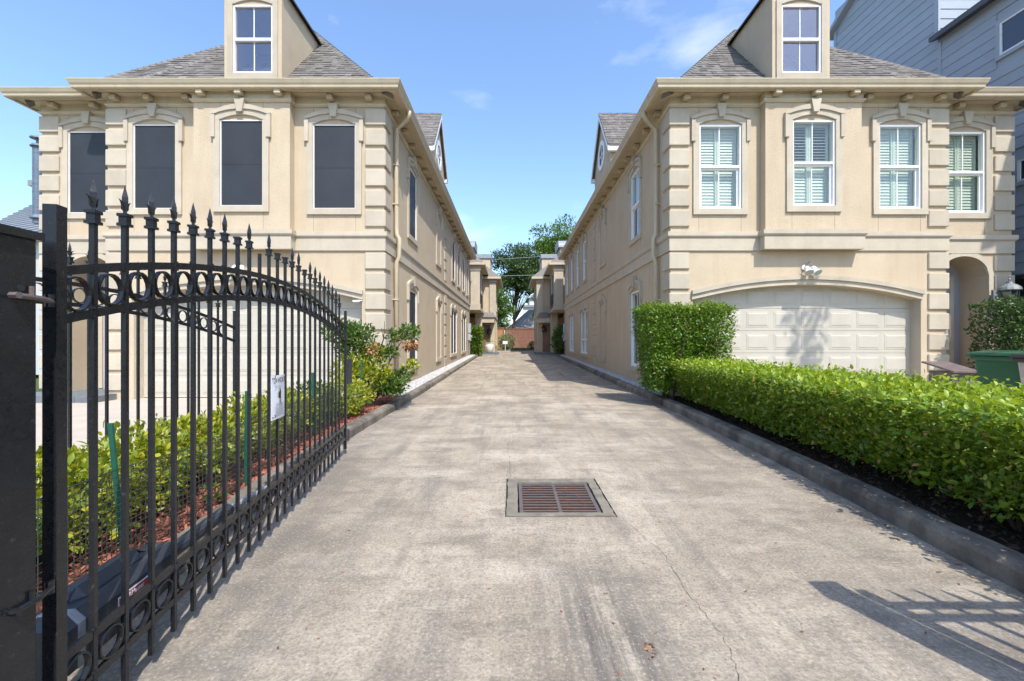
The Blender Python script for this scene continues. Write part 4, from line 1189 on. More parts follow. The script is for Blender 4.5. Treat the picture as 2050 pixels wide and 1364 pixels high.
def flood(x, z, label):
    y = YF
    F = empty('floodlight', (x, y, z)); tag(F, label, 'floodlight')
    mb = MB(); loops = [[(x + .06 * math.cos(2 * math.pi * i / 14), y - d, z + .06 * math.sin(2 * math.pi * i / 14)) for i in range(14)] for d in (0, .03)]
    mb.loft(loops); mb.build('mount_plate', 'white', F)
    MB().tube([(x + .01, y - .02, z + .02), (x + .06, y - .12, z + .12)], .018, 8).build('sensor', 'galv', F)
    for hx, tilt in ((x - .02, -.03), (x + .12, .08)):
        a = Vector((hx, y - .10, z - .005)); d = Vector((tilt * 2, -.62, -.75)).normalized()
        rs = [.03, .045, .048, .055, .085, .088]; ts = [0, .02, .08, .11, .16, .185]
        mb = MB(); mb.tube([a + d * t for t in ts], rs, 14); h = mb.build('lamp_head', 'white', F, smooth=False)
        MB().tube([a + d * .186, a + d * .189], .078, 14).build('lens', 'lens', F)
        MB().tube([Vector((x, y - .03, z)), a + d * .02], .012, 6).build('knuckle', 'white', F)
    return F
flood(6.28, 2.84, 'white twin floodlight above the panelled garage door behind the hedge')
flood(-5.86, 2.86, 'white floodlight over the garage door seen through the gate bars')
SC = empty('security_camera', (-3.30, YF - .12, 2.10)); tag(SC, 'small white security camera on the garage jamb by the iron gate end', 'camera')
MB().tube([(-3.36, YF - .19, 2.095), (-3.23, YF - .12, 2.11)], .022, 12).build('camera_body', 'white', SC)
MB().tube([(-3.3605, YF - .1905, 2.095), (-3.366, YF - .193, 2.0945)], .018, 12).build('lens', 'black', SC)
MB().tube([(-3.25, YF - .13, 2.11), (-3.22, YF - .003, 2.13)], .014, 8).build('mount_arm', 'white', SC)

def meter(s, x, y, label):
    Q = empty('utility_meter', (x, y, gz(y))); tag(Q, label, 'meter')
    a = lambda d0, d1: sorted((x - s * d0, x - s * d1))
    MB().box(*a(.0, .16), y - .18, y + .18, 1.75, 2.35).build('breaker_box', 'meter', Q)
    MB().box(*a(.0, .14), y - .14, y + .14, 1.30, 1.72).build('meter_box', 'meter', Q)
    mb = MB(); loops = [[(x - s * d, y + .095 * math.cos(2 * math.pi * i / 14), 1.5 + .095 * math.sin(2 * math.pi * i / 14)) for i in range(14)] for d in (.14, .24)]
    mb.loft(loops); mb.build('meter_dial', 'galv', Q)
    MB().tube([(x - s * .07, y, 1.32), (x - s * .07, y, gz(y))], .032, 8).build('conduit', 'galv', Q)
    MB().box(*a(.0, .12), y + .30, y + .6, 1.25, 1.55).build('junction_box', 'white', Q)
meter(-1, LX, 26.95, 'pale meter box and conduit on the wall with black screens')
meter(1, RX, 26.9, 'grey meter box and conduit at the end of the shuttered house')

# ---------------------------------------------------------------- fence, far roof and far house beyond the court
F = empty('board_fence', (0.9, 46.0, 0.4)); tag(F, 'red brown fence of horizontal boards across the far lawn', 'fence')
bm_ = chamfer_box_mesh('board', 3.4, 0.03, 0.148, 0.006, 'fencewood')
for k in range(13):
    for c in range(3):
        mesh_obj('board', bm_, F, (0.95 + c * 3.42, 46.0 + random.uniform(-.006, .006), 0.52 + k * .156))
for c in range(4):
    MB().box(-0.76 + c * 3.42, -0.66 + c * 3.42, 46.03, 46.13, 0.3, 2.56).build('post', 'fencewood', F)
MB().box(-0.8, 9.6, 45.93, 46.1, 2.54, 2.60).build('cap_rail', 'fencewood', F)
F = empty('cedar_panel', (-1.5, 45.8, 0.4)); tag(F, 'short orange cedar fence panel left of the red brown fence', 'fence')
for k in range(8):
    MB().box(-2.6 + k * .22, -2.39 + k * .22, 45.8, 45.83, 0.4, 2.55).build('board', 'cedar', F)
MB().box(-2.65, -0.84, 45.74, 45.88, 2.55, 2.68).build('cap_rail', 'fencewood', F)
MB().box(-0.98, -0.82, 45.76, 45.9, 0.3, 2.55).build('post', 'fencewood', F)
B = empty('far_garage', (3.5, 55, 0)); tag(B, 'low building with grey hipped roof behind the board fence', 'garage')
MB().box(-0.2, 9, 53, 60, 0, 2.7).build('wall', 'farwhite', B)
MB().hexa([(-0.7, 52.4, 2.7), (9.5, 52.4, 2.7), (9.5, 60.5, 2.7), (-0.7, 60.5, 2.7)], [(2.2, 55.8, 5.3), (8.0, 55.8, 5.3), (8.0, 57, 5.3), (2.2, 57, 5.3)]).build('roof', 'farroof', B)
B = empty('far_house', (6.0, 80, 0)); tag(B, 'pale far house glimpsed between the trees above the fence', 'house')
MB().box(3.2, 12, 78, 88, 0, 9.0).build('wall', 'farwhite', B)
MB().box(2.0, 4.6, 76.5, 78.0, 0, 7.2).build('porch', 'farwhite', B)
MB().box(1.6, 4.9, 76.2, 78.2, 7.2, 7.6).build('porch_roof', 'farroof', B)
MB().hexa([(2.8, 77.6, 9), (12.4, 77.6, 9), (12.4, 88.4, 9), (2.8, 88.4, 9)], [(5.5, 81, 11), (9.5, 81, 11), (9.5, 85, 11), (5.5, 85, 11)]).build('roof', 'farroof', B)
for k in range(3):
    MB().box(4.9 + k * 2.2, 6.0 + k * 2.2, 77.93, 78.0, 5.4, 7.2).build('window', 'screen', B)
for z0, z1, lab in ((10.05, 11.0, 'upper power line crossing in front of the far tree'), (8.3, 8.7, 'lower power line crossing in front of the far tree')):
    mb = MB(); pts = []
    for k in range(17):
        t = k / 16; x = -30 + 70 * t
        pts.append((x, 47.0, z0 + (z1 - z0) * (x + 4) / 9 * .62 - 0.0008 * (t - .5) ** 2))
    mb.tube(pts, 0.024, 5); tag(mb.build('power_line', 'galv'), lab, 'power line', 'power lines over the fence')

# ---------------------------------------------------------------- neighbours
N = empty('sided_townhouse', (15, 12.5, 0)); tag(N, 'tall blue grey lap sided townhouse beside the shuttered house', 'house')
XN, YJ, YE = 12.6, 12.6, 16.65
def lap(x, y0, y1, z, e, name='siding_board', mat='siding', parent=None):
    mb = MB()
    mb.hexa([(x - .022, y0, z), (x + .03, y0, z), (x + .03, y1, z), (x - .022, y1, z)], [(x - .006, y0, z + e), (x + .03, y0, z + e), (x + .03, y1, z + e), (x - .006, y1, z + e)])
    return mb.build(name, mat, parent)
e = 0.285
MB().box(XN + .012, XN + 7, YJ - 7.5, YJ, 2.9, 10.15).build('core_wall', 'sidetrim', N)
MB().box(XN + .012, XN + 7, YJ, YE, 0.0, 14.1).build('core_wall', 'sidetrim', N)
MB().box(XN + .9, XN + 7, YJ - 7.5, YJ, 0.0, 2.9).build('lower_wall', 'sidedark', N)
MB().box(XN + .05, XN + .35, YJ - 4.0, YJ - 3.7, 0.0, 2.9).build('post', 'sidedark', N)
wins = [(10.02, 11.0, 8.6, 9.45), (9.9, 10.6, 5.2, 5.75), (8.0, 9.2, 8.6, 9.45)]
z = 2.92
while z < 10.0:
    segs = [(YJ - 7.5, YJ - .10)]
    for (a, b, c, d) in wins:
        if z + e > c - .08 and z < d + .08:
            segs = [q for s0 in segs for q in ([(s0[0], a - .09), (b + .09, s0[1])] if s0[0] < a and s0[1] > b else [s0])]
    for a, b in segs:
        lap(XN, a, b, z, e, 'siding_board', 'siding', N)
    z += e
for (a, b, c, d) in wins:
    w = empty('window', (XN, (a + b) / 2, c), N)
    mb = MB()
    for q in ((a - .085, a, c - .09, d + .09), (b, b + .085, c - .09, d + .09), (a, b, d, d + .09), (a, b, c - .09, c)):
        mb.box(XN - .05, XN + .01, q[0], q[1], q[2], q[3])
    mb.build('window_frame', 'sidetrim', w)
    mb = MB()
    for q in ((a, a + .05, c, d), (b - .05, b, c, d), (a + .05, b - .05, d - .05, d), (a + .05, b - .05, c, c + .05)):
        mb.box(XN - .035, XN + .008, q[0], q[1], q[2], q[3])
    mb.build('sash', 'white', w)
    MB().box(XN - .012, XN + .006, a + .05, b - .05, c + .05, d - .05).build('pane', 'skyglass', w)
z = 6.2
while z < 15.2:
    y1 = YE - .1
    top = 13.2                                            # the roof rises towards the street on this side
    if z + e > top:
        y1 = YE - (z + e - top) / 0.62
    if y1 > YJ + .5:
        lap(XN, YJ + .0, y1, z, e, 'siding_board', 'siding', N)
    z += e
z = 10.2
while z < 15.5:
    MB().hexa([(XN + .02, YJ - .022, z), (XN + 6, YJ - .022, z), (XN + 6, YJ - .001, z), (XN + .02, YJ - .001, z)], [(XN + .02, YJ - .006, z + e), (XN + 6, YJ - .006, z + e), (XN + 6, YJ - .001, z + e), (XN + .02, YJ - .001, z + e)]).build('siding_board', 'siding', N)
    z += e
MB().box(XN - .035, XN + .012, YJ - .10, YJ + .0, 2.9, 10.05).build('corner_board', 'sidetrim', N)
MB().box(XN - .035, XN + .012, YE - .1, YE + .02, 6, 13.3).build('corner_board', 'sidetrim', N)
MB().box(XN - .04, XN + .02, YJ - .03, YJ + .10, 10.2, 15.5).build('corner_board', 'sidetrim', N)
MB().hexa([(XN - .30, YJ - 7.6, 10.05), (XN + 7, YJ - 7.6, 12.6), (XN + 7, YJ - .0, 12.6), (XN - .30, YJ - .0, 10.05)], [(XN - .30, YJ - 7.6, 10.2), (XN + 7, YJ - 7.6, 12.75), (XN + 7, YJ - .0, 12.75), (XN - .30, YJ - .0, 10.2)]).build('lower_roof', 'sidedark', N)
MB().hexa([(XN - .22, YE + .25, 13.15), (XN + 7, YE + .25, 13.15), (XN + 7, YJ - .3, 15.65), (XN - .22, YJ - .3, 15.65)], [(XN - .22, YE + .25, 13.30), (XN + 7, YE + .25, 13.30), (XN + 7, YJ - .3, 15.80), (XN - .22, YJ - .3, 15.80)]).build('upper_roof', 'sidetrim', N)

N = empty('metal_roof_house', (-16, 15, 0)); tag(N, 'low neighbouring house with ribbed grey metal roof at the left edge', 'house')
A = Vector((-14.2, 14.2, 5.05)); dirx = Vector((-0.94, 0.345, 0)); nrm = Vector((0.345, 0.94, 0))
A = A - dirx * 2.0
T = nrm * 2.9 + Vector((0, 0, 2.85))
rows = 17
for k in range(rows):
    a = A + T * (k / rows); b = A + T * ((k + 1) / rows - .012)
    up = Vector((0, -.02, .05))
    MB().hexa([a, a + dirx * 12, b + dirx * 12, b], [a + up, a + dirx * 12 + up, b + dirx * 12 + up * .2, b + up * .2]).build('roof_panel', 'metalroof', N)
bk = Vector((0, 0, -.03))
MB().hexa([A + bk, A + dirx * 12 + bk, A + T + dirx * 12 + bk, A + T + bk], [A + bk * 3, A + dirx * 12 + bk * 3, A + T + dirx * 12 + bk * 3, A + T + bk * 3]).build('roof_deck', 'sidedark', N)
w0 = A + nrm * .35; w0.z = 0
MB().hexa([w0, w0 + dirx * 12, w0 + dirx * 12 + nrm * 5, w0 + nrm * 5], [w0 + Vector((0, 0, 5.1)), w0 + dirx * 12 + Vector((0, 0, 5.1)), w0 + dirx * 12 + nrm * 5 + Vector((0, 0, 5.1)), w0 + nrm * 5 + Vector((0, 0, 5.1))]).build('wall', 'farwhite', N)
MB().box(-17.6, -15.7, 15.5, 15.9, 6.9, 7.1).build('vent_cap', 'galv', N)
FL = empty('flue_pipe', (-15.55, 14.0, 4.9)); tag(FL, 'blue grey metal flue pipe rising beside the ribbed roof', 'flue')
for k in range(10):
    MB().lathe([(.135, 0), (.138, .02), (.132, .03), (.132, .255)], -15.55, 14.0, 14, 5.1 + k * .255).build('pipe_section', 'flue', FL)
MB().lathe([(.19, 0), (.2, .02), (.14, .1)], -15.55, 14.0, 14, 7.6).build('collar', 'flue', FL)
MB().lathe([(.20, 0), (.19, .04), (.05, .10)], -15.55, 14.0, 14, 7.88).build('rain_cap', 'flue', FL)
MB().lathe([(.05, 0), (.05, .18)], -15.55, 14.0, 6, 7.7).build('cap_post', 'flue', FL)
MB().lathe([(.19, 0), (.20, .03), (.14, .12)], -15.55, 14.0, 14, 5.25).build('flashing', 'flue', FL)

# ---------------------------------------------------------------- iron gate, posts, fence, opener, notice
BAR_Y0, BAR_DY, NB = 1.385, 0.1352, 24
gx = lambda y: -1.154 - 0.148 * y                         # plan line of the open leaf
arch_z = lambda y: 1.835 - 0.19 * ((y - 2.88) / 1.6) ** 2
def gate(name, label, plan, group, missing, hide_first=0):
    """an arched leaf with 24 spear-topped pickets, four rails and two rows of rings; plan(y) -> (x, y)"""
    Y0 = 1.25; Y1 = 4.76
    a = Vector((*plan(Y0), 0)); b = Vector((*plan(Y1), 0))
    t = (b - a).normalized(); sd = Vector((t.y, -t.x, 0))
    G = empty(name, (a.x, a.y, 0.05)); tag(G, label, 'gate', group)
    def at(y, z): p = plan(y); return Vector((p[0], p[1], z))
    def post(p, w, z0, z1):
        c = [p + t * i * w + sd * j * w for i, j in ((-1, -1), (1, -1), (1, 1), (-1, 1))]
        return MB().hexa([(q.x, q.y, z0) for q in c], [(q.x, q.y, z1) for q in c])
    post(at(Y0, 0), .018, 0.05, 1.665).build('hinge_stile', 'iron', G)
    post(at(Y1, 0), .013, 0.06, 1.60).build('end_stile', 'iron', G)
    for kind, f in (('rail', lambda y: arch_z(y) - .150), ('rail', lambda y: arch_z(y) - .295), ('rail', lambda y: .335), ('rail', lambda y: .195)):
        loops = []
        n = 26
        for k in range(n + 1):
            y = Y0 + (Y1 - Y0) * k / n; p = at(y, f(y))
            loops.append([p + sd * .0065, p - sd * .0065, p - sd * .0065 - Vector((0, 0, .029)), p + sd * .0065 - Vector((0, 0, .029))])
        MB().loft(loops).build(kind, 'iron', G)
    def ring_mesh(r, nm):
        mb = MB(); n = 18; loops = []
        for k in range(n + 1):
            q = 2 * math.pi * k / n; rad = t * math.cos(q) + Vector((0, 0, 1)) * math.sin(q)
            loops.append([rad * (r - .006) + sd * .0085, rad * r + sd * .0085, rad * r - sd * .0085, rad * (r - .006) - sd * .0085])
        mb.loft(loops, False)
        me = bpy.data.meshes.new(nm); me.from_pydata(mb.v, [], mb.f); me.materials.append(M['iron']); me.update(); return me
    r1, r2 = ring_mesh(.0545, 'ring'), ring_mesh(.052, 'ring')
    col = MB()
    for z0, z1, w in ((0, .010, .0165), (.010, .034, .0125), (.034, .044, .0165)):
        c = [t * i * w + sd * j * w for i, j in ((-1, -1), (1, -1), (1, 1), (-1, 1))]
        col.hexa([(q.x, q.y, z0) for q in c], [(q.x, q.y, z1) for q in c])
    colm = bpy.data.meshes.new('collar'); colm.from_pydata(col.v, [], col.f); colm.materials.append(M['iron']); colm.update()
    fin = MB()
    fin.tube([(0, 0, 0), (0, 0, .020), (0, 0, .045), (0, 0, .062), (0, 0, .105)], [.0075, .0085, .0125, .012, .0008], 4)
    for sg in (-1, 1):                                    # the two curled side leaves of the spear
        loops = []
        for k in range(6):
            q = k / 5; o = t * sg * (.006 + .024 * q ** 1.4) + Vector((0, 0, .018 + .046 * q - .016 * q * q * q))
            w = .0075 * (1 - q) + .0008
            loops.append([o + sd * w, o + Vector((0, 0, w)), o - sd * w, o - Vector((0, 0, w))])
        fin.loft(loops)
    finm = bpy.data.meshes.new('finial'); finm.from_pydata(fin.v, [], fin.f); finm.materials.append(M['iron']); finm.update()
    for i in range(NB):
        y = BAR_Y0 + i * BAR_DY
        top = arch_z(y)
        if i == 9: top -= .03
        pk = post(at(y, 0), .0080, .052, top).build('picket', 'iron', G)
        if missing.get(i) != 'n':
            mesh_obj('collar', colm, pk, at(y, top - .022))
        if i not in missing:
            mesh_obj('finial', finm, pk, at(y, top + .02))
        if i < NB - 0:
            ym = y + BAR_DY / 2
            if ym < Y1 - .03:
                mesh_obj('ring', r1, G, at(ym, arch_z(ym) - .2405)); mesh_obj('ring', r2, G, at(ym, .247))
    wb = MB(); wr = random.Random(6)                       # weld beads where pickets cross the rails
    for i in range(NB):
        y = BAR_Y0 + i * BAR_DY
        for z in (arch_z(y) - .150, arch_z(y) - .179, arch_z(y) - .295, arch_z(y) - .324, .335, .306, .195, .166):
            p = at(y, z + wr.uniform(-.003, .003)) + sd * wr.choice((-.0075, .0075)) + t * wr.choice((-.0075, .0075)); r = wr.uniform(.0035, .0065)
            wb.hexa([p + Vector((-r, -r, -r * .6)), p + Vector((r, -r, -r * .6)), p + Vector((r, r, -r * .6)), p + Vector((-r, r, -r * .6))], [p + Vector((-r * .5, -r * .5, r)), p + Vector((r * .5, -r * .5, r)), p + Vector((r * .5, r * .5, r)), p + Vector((-r * .5, r * .5, r))])
    wb.build('weld_beads', 'iron', G, kind='stuff')
    ym = BAR_Y0 - BAR_DY / 2
    mesh_obj('ring', r1, G, at(ym, arch_z(ym) - .2405)); mesh_obj('ring', r2, G, at(ym, .247))
    return G
gate('driveway_gate', 'black iron gate leaf with spear tips standing open across the drive edge', lambda y: (gx(y), y), 'arched iron gates', {7: 'c', 9: 'n', 11: 'c', 12: 'c', 15: 'c'})
gate('side_gate', 'smaller looking black iron gate behind the shrubs and wire mesh', lambda y: (-3.12 + .008 * y, y - 0.02), 'arched iron gates', {2: 'c', 14: 'c'})
# latch box at the free end of the leaf
LB = empty('gate_latch_box', (-1.865, 4.86, 0.78)); tag(LB, 'small dark latch box at the free end of the open gate', 'latch box')
MB().box(-1.885, -1.845, 4.80, 4.92, 0.78, 1.06).build('latch_body', 'opener', LB)
MB().box(-1.875, -1.855, 4.772, 4.80, 0.90, 0.94).build('latch_strap', 'iron', LB)

def gate_post(x0, x1, y0, y1, z1, label, hinge):
    Q = empty('gate_post', ((x0 + x1) / 2, (y0 + y1) / 2, 0)); tag(Q, label, 'post', 'square iron gate posts')
    mb = MB(); c = .008
    def octo(x0, x1, y0, y1): return [(x0 + c, y0), (x1 - c, y0), (x1, y0 + c), (x1, y1 - c), (x1 - c, y1), (x0 + c, y1), (x0, y1 - c), (x0, y0 + c)]
    o = octo(x0, x1, y0, y1)
    mb.hexa([(a, b, -.05) for a, b in o], [(a, b, z1) for a, b in o]).build('shaft', 'iron', Q)
    o = octo(x0 - .012, x1 + .012, y0 - .012, y1 + .012)
    MB().hexa([(a, b, z1) for a, b in o], [(a, b, z1 + .022) for a, b in o]).build('cap', 'iron', Q)
    if hinge:
        for z in (1.387, 0.57):
            MB().tube([(x1 + .010, y0 + .058, z), (x1 + .004, y0 + .12, z - .002), (-1.318, 1.222, z - .006)], .0075, 10).build('hinge_bolt', 'rustbar' if z > 1 else 'iron', Q)
            MB().tube([(x1 + .0, y0 + .055, z), (x1 + .022, y0 + .055, z)], .009, 6).build('hinge_nut', 'rustbar' if z > 1 else 'iron', Q)
            MB().tube([(x1 + .006, y0 + .098, z + .004), (x1 + .006, y0 + .098, z + .028)], .006, 8).build('hinge_pin', 'rustbar' if z > 1 else 'iron', Q)
            MB().tube([(-1.320, 1.218, z - .022), (-1.320, 1.218, z + .014)], .011, 12).build('hinge_barrel', 'iron', Q)
            MB().tube([(x1 - .0005, y0 + .078, z + .022), (x1 + .001, y0 + .078, z + .022)], .009, 12).build('hinge_hole', 'ink', Q)
    return Q
gate_post(-1.415, -1.292, 1.045, 1.165, 1.541, 'thick black square post that the open gate hangs from', True)
gate_post(2.02, 2.15, 1.05, 1.18, 1.60, 'black square post at the hedge side of the entrance', False)
IF = empty('iron_fence', (3.2, 1.115, 0)); tag(IF, 'black iron fence panel beside the hedge whose bars shade the drive', 'fence')
for z0, z1 in ((1.40, 1.44), (1.26, 1.30), (0.18, 0.22)):
    MB().box(2.24, 5.2, 1.10, 1.135, z0, z1).build('rail', 'iron', IF)
MB().box(2.19, 2.24, 1.09, 1.145, .03, 1.58).build('stile', 'iron', IF)
for k in range(21):
    x = 2.36 + k * .137
    pk = MB().box(x - .0125, x + .0125, 1.105, 1.13, .04, 1.52).build('picket', 'iron', IF)
    MB().hexa([(x - .012, 1.106, 1.52), (x + .012, 1.106, 1.52), (x + .012, 1.129, 1.52), (x - .012, 1.129, 1.52)], [(x - .002, 1.116, 1.63), (x + .002, 1.116, 1.63), (x + .002, 1.12, 1.63), (x - .002, 1.12, 1.63)]).build('finial', 'iron', pk)

# gate opener lying along the leaf
t = Vector((-0.148, 1, 0)).normalized(); sd = Vector((t.y, -t.x, 0))
o0 = Vector((gx(1.32) - .115, 1.32, 0))
OP = empty('gate_opener', (o0.x, o0.y, .2)); tag(OP, 'charcoal electric gate opener with red edged badge lying behind the gate', 'gate opener')
def opbox(a0, a1, w0, w1, z0, z1, ch=.02):
    loops = []
    for a, k in ((a0, ch), (a0 + ch, 0), (a1 - ch * 2, 0), (a1, ch * 1.4)):
        q = o0 + t * a
        loops.append([q + sd * (w0 + k) + Vector((0, 0, z0)), q + sd * (w1 - k) + Vector((0, 0, z0)), q + sd * (w1 - k) + Vector((0, 0, z1 - .035)), q + sd * (w1 - k - .03) + Vector((0, 0, z1 - k)), q + sd * (w0 + k + .03) + Vector((0, 0, z1 - k)), q + sd * (w0 + k) + Vector((0, 0, z1 - .035))])
    return MB().loft(loops)
opbox(0, .60, -.075, .068, .21, .385).build('housing', 'opener', OP)
opbox(.12, .48, -.072, .02, .378, .425, .03).build('cover', 'opener', OP)
opbox(.05, .085, -.078, .071, .208, .389, .004).build('seam_band', 'galv', OP)
p0 = o0 + t * .58 + Vector((0, 0, .305)); p1 = o0 + t * 1.10 + sd * .02 + Vector((0, 0, .315))
MB().tube([p0, p0 + (p1 - p0) * .08, p1], [.040, .034, .034], 12).build('arm_tube', 'opener', OP)
p2 = Vector((gx(2.75) - .02, 2.75, .32))
MB().tube([p1, p2], .017, 8).build('arm_rod', 'galv', OP)
q = o0 + t * .30 + sd * .0690 + Vector((0, 0, .318))
bd = MB(); hw_, hh_ = .082, .017
bd.hexa([q - t * hw_ - Vector((0, 0, hh_)), q + t * hw_ - Vector((0, 0, hh_)), q + t * hw_ + Vector((0, 0, hh_)), q - t * hw_ + Vector((0, 0, hh_))], [p + sd * .0015 for p in (q - t * hw_ - Vector((0, 0, hh_)), q + t * hw_ - Vector((0, 0, hh_)), q + t * hw_ + Vector((0, 0, hh_)), q - t * hw_ + Vector((0, 0, hh_)))])
bo = bd.build('badge', 'paper', OP)
hw_, hh_ = .077, .0125
q2 = q + sd * .0017
MB().hexa([q2 - t * hw_ - Vector((0, 0, hh_)), q2 + t * hw_ - Vector((0, 0, hh_)), q2 + t * hw_ + Vector((0, 0, hh_)), q2 - t * hw_ + Vector((0, 0, hh_))], [p + sd * .001 for p in (q2 - t * hw_ - Vector((0, 0, hh_)), q2 + t * hw_ - Vector((0, 0, hh_)), q2 + t * hw_ + Vector((0, 0, hh_)), q2 - t * hw_ + Vector((0, 0, hh_)))]).build('badge_field', 'red', bo)
tm = text_mesh('LiftMaster', .024, 'paper')
def place_text(me, c, right, normal, parent, name='lettering'):
    l = bpy.data.objects.new(name, me); C.objects.link(l); l.parent = parent
    upv = normal.cross(right)
    m4 = Matrix([[right[i], upv[i], normal[i], (c - WL[parent])[i]] for i in range(3)] + [[0, 0, 0, 1]])
    l.matrix_local = m4; WL[l] = c
    return l
place_text(tm, q2 + sd * .0016, t, sd, bo)

# the notice wired to the bars
SG = empty('notice_sheet', (gx(2.81) + .02, 2.81, .76)); tag(SG, 'white laminated notice wired to the bars of the open gate', 'sign')
sg_c = Vector((gx(2.815), 2.815, .90)) + sd * .022
loops = []
for k in range(7):
    a = (k / 6 - .5) * .205; bow = .008 * math.cos(math.pi * (k / 6 - .5)) + .006 * k / 6
    p = sg_c + t * a + sd * bow
    loops.append([p + Vector((0, 0, -.142)), p + Vector((0, 0, .142)), p + Vector((0, 0, .142)) - sd * .0015, p + Vector((0, 0, -.142)) - sd * .0015])
sh = MB().loft(loops).build('sheet', 'paper', SG)
f0 = sg_c + sd * .0165
tm = text_mesh('24 HOUR', .047, 'ink')
place_text(tm, f0 + Vector((0, 0, .108)), t, sd, sh)
ic = MB()                                                 # the dark camera pictogram
for poly in ([(-.022, .02), (.0, .03), (.012, .06), (.012, -.03), (-.006, -.02), (-.026, -.018)], [(.012, -.03), (.006, -.03), (-.012, -.07), (-.008, -.07)], [(.012, -.03), (.009, -.03), (.016, -.07), (.020, -.07)], [(-.012, .034), (-.016, .034), (-.02, .065), (-.018, .066)]):
    b_ = [f0 + t * a + Vector((0, 0, zz + .012)) for a, zz in poly]
    ic.hexa(b_, [p + sd * .0008 for p in b_])
ic.build('pictogram', 'ink', sh)
mb = MB(); rr_ = random.Random(9)
for k in range(9):
    zz = -.045 - k * .0098
    w = .078 if k > 1 else .07
    x_ = -w
    while x_ < w:
        l_ = rr_.uniform(.01, .03)
        if x_ + l_ > w: break
        b_ = [f0 + t * a + Vector((0, 0, zc)) for a, zc in ((x_, zz), (x_ + l_, zz), (x_ + l_, zz + .0045), (x_, zz + .0045))]
        mb.hexa(b_, [p + sd * .0006 for p in b_]); x_ += l_ + .005
mb.build('fine_print', 'greyink', sh)
for a, zz in ((-.09, .125), (.09, .125), (-.09, -.125), (.09, -.125)):
    p = f0 + t * a + Vector((0, 0, zz)); MB().tube([p - sd * .03, p + sd * .004, p + sd * .003 + Vector((0, 0, .02))], .003, 5).build('cable_tie', 'ink', SG)

# ---------------------------------------------------------------- drain in the drive
DR = empty('storm_drain', ((DX0 + DX1) / 2, (DY0 + DY1) / 2, 0)); tag(DR, 'square rusty storm drain grate in its concrete collar on the drive', 'drain')
gx0, gx1, gy0, gy1 = 0.045, 0.675, 3.14, 3.815
c = .012
def rect_ring(x0, x1, y0, y1, n):
    return [(x0 + (x1 - x0) * k / n, y0) for k in range(n)] + [(x1, y0 + (y1 - y0) * k / n) for k in range(n)] + [(x1 - (x1 - x0) * k / n, y1) for k in range(n)] + [(x0, y1 - (y1 - y0) * k / n) for k in range(n)]
rj = random.Random(8)
ro = [(x + rj.uniform(-.006, .006), y + rj.uniform(-.006, .006)) for x, y in rect_ring(DX0 + .010, DX1 - .012, DY0 + .012, DY1 - .010, 16)]
ri = [(x + rj.uniform(-.005, .005), y + rj.uniform(-.005, .005)) for x, y in rect_ring(gx0, gx1, gy0, gy1, 16)]
mb = MB()
top_o = [(x, y, .004 + rj.uniform(-.003, .003)) for x, y in ro]; top_i = [(x, y, .003) for x, y in ri]
mb.loft([[(x, y, -.12) for x, y in ro], top_o, top_i, [(x, y, -.12) for x, y in ri]], False)
mb.build('collar', 'collar', DR)
MB().box(DX0 - .004, DX1 + .004, DY0 - .004, DY1 + .004, -.34, -.13).build('pit_floor', 'pit', DR)
mb = MB()
for q in ((DX0, DX1, DY0, DY0 + c), (DX0, DX1, DY1 - c, DY1), (DX0, DX0 + c, DY0 + c, DY1 - c), (DX1 - c, DX1, DY0 + c, DY1 - c)):
    mb.box(q[0], q[1], q[2], q[3], -.12, -.012)
mb.build('joint_gap', 'crack', DR)
mb = MB(); f = .028
for q in ((gx0 + .012, gx1 - .012, gy0 + .004, gy0 + f), (gx0 + .012, gx1 - .012, gy1 - f, gy1 - .004), (gx0 + .012, gx0 + .012 + f, gy0 + f, gy1 - f), (gx1 - .012 - f, gx1 - .012, gy0 + f, gy1 - f)):
    mb.box(q[0], q[1], q[2], q[3], -.06, -.004)
mb.build('grate_frame', 'rustbar', DR)
MB().box(.350, .374, gy0 + f, gy1 - f, -.05, -.0045).build('centre_bar', 'rustbar', DR)
for k in range(11):
    yy = gy0 + f + (k + .5) * (gy1 - gy0 - 2 * f) / 11
    bar = MB().hexa([(gx0 + .04, yy - .005, -.05), (gx1 - .04, yy - .005, -.05), (gx1 - .04, yy + .005, -.05), (gx0 + .04, yy + .005, -.05)], [(gx0 + .04, yy - .009, -.006), (gx1 - .04, yy - .009, -.006), (gx1 - .04, yy + .009, -.006), (gx0 + .04, yy + .009, -.006)]).build('bar', 'rust', DR)
    MB().box(gx0 + .041, gx1 - .041, yy - .0085, yy + .0085, -.0058, -.0035).build('bar_face', 'rustbar', bar)

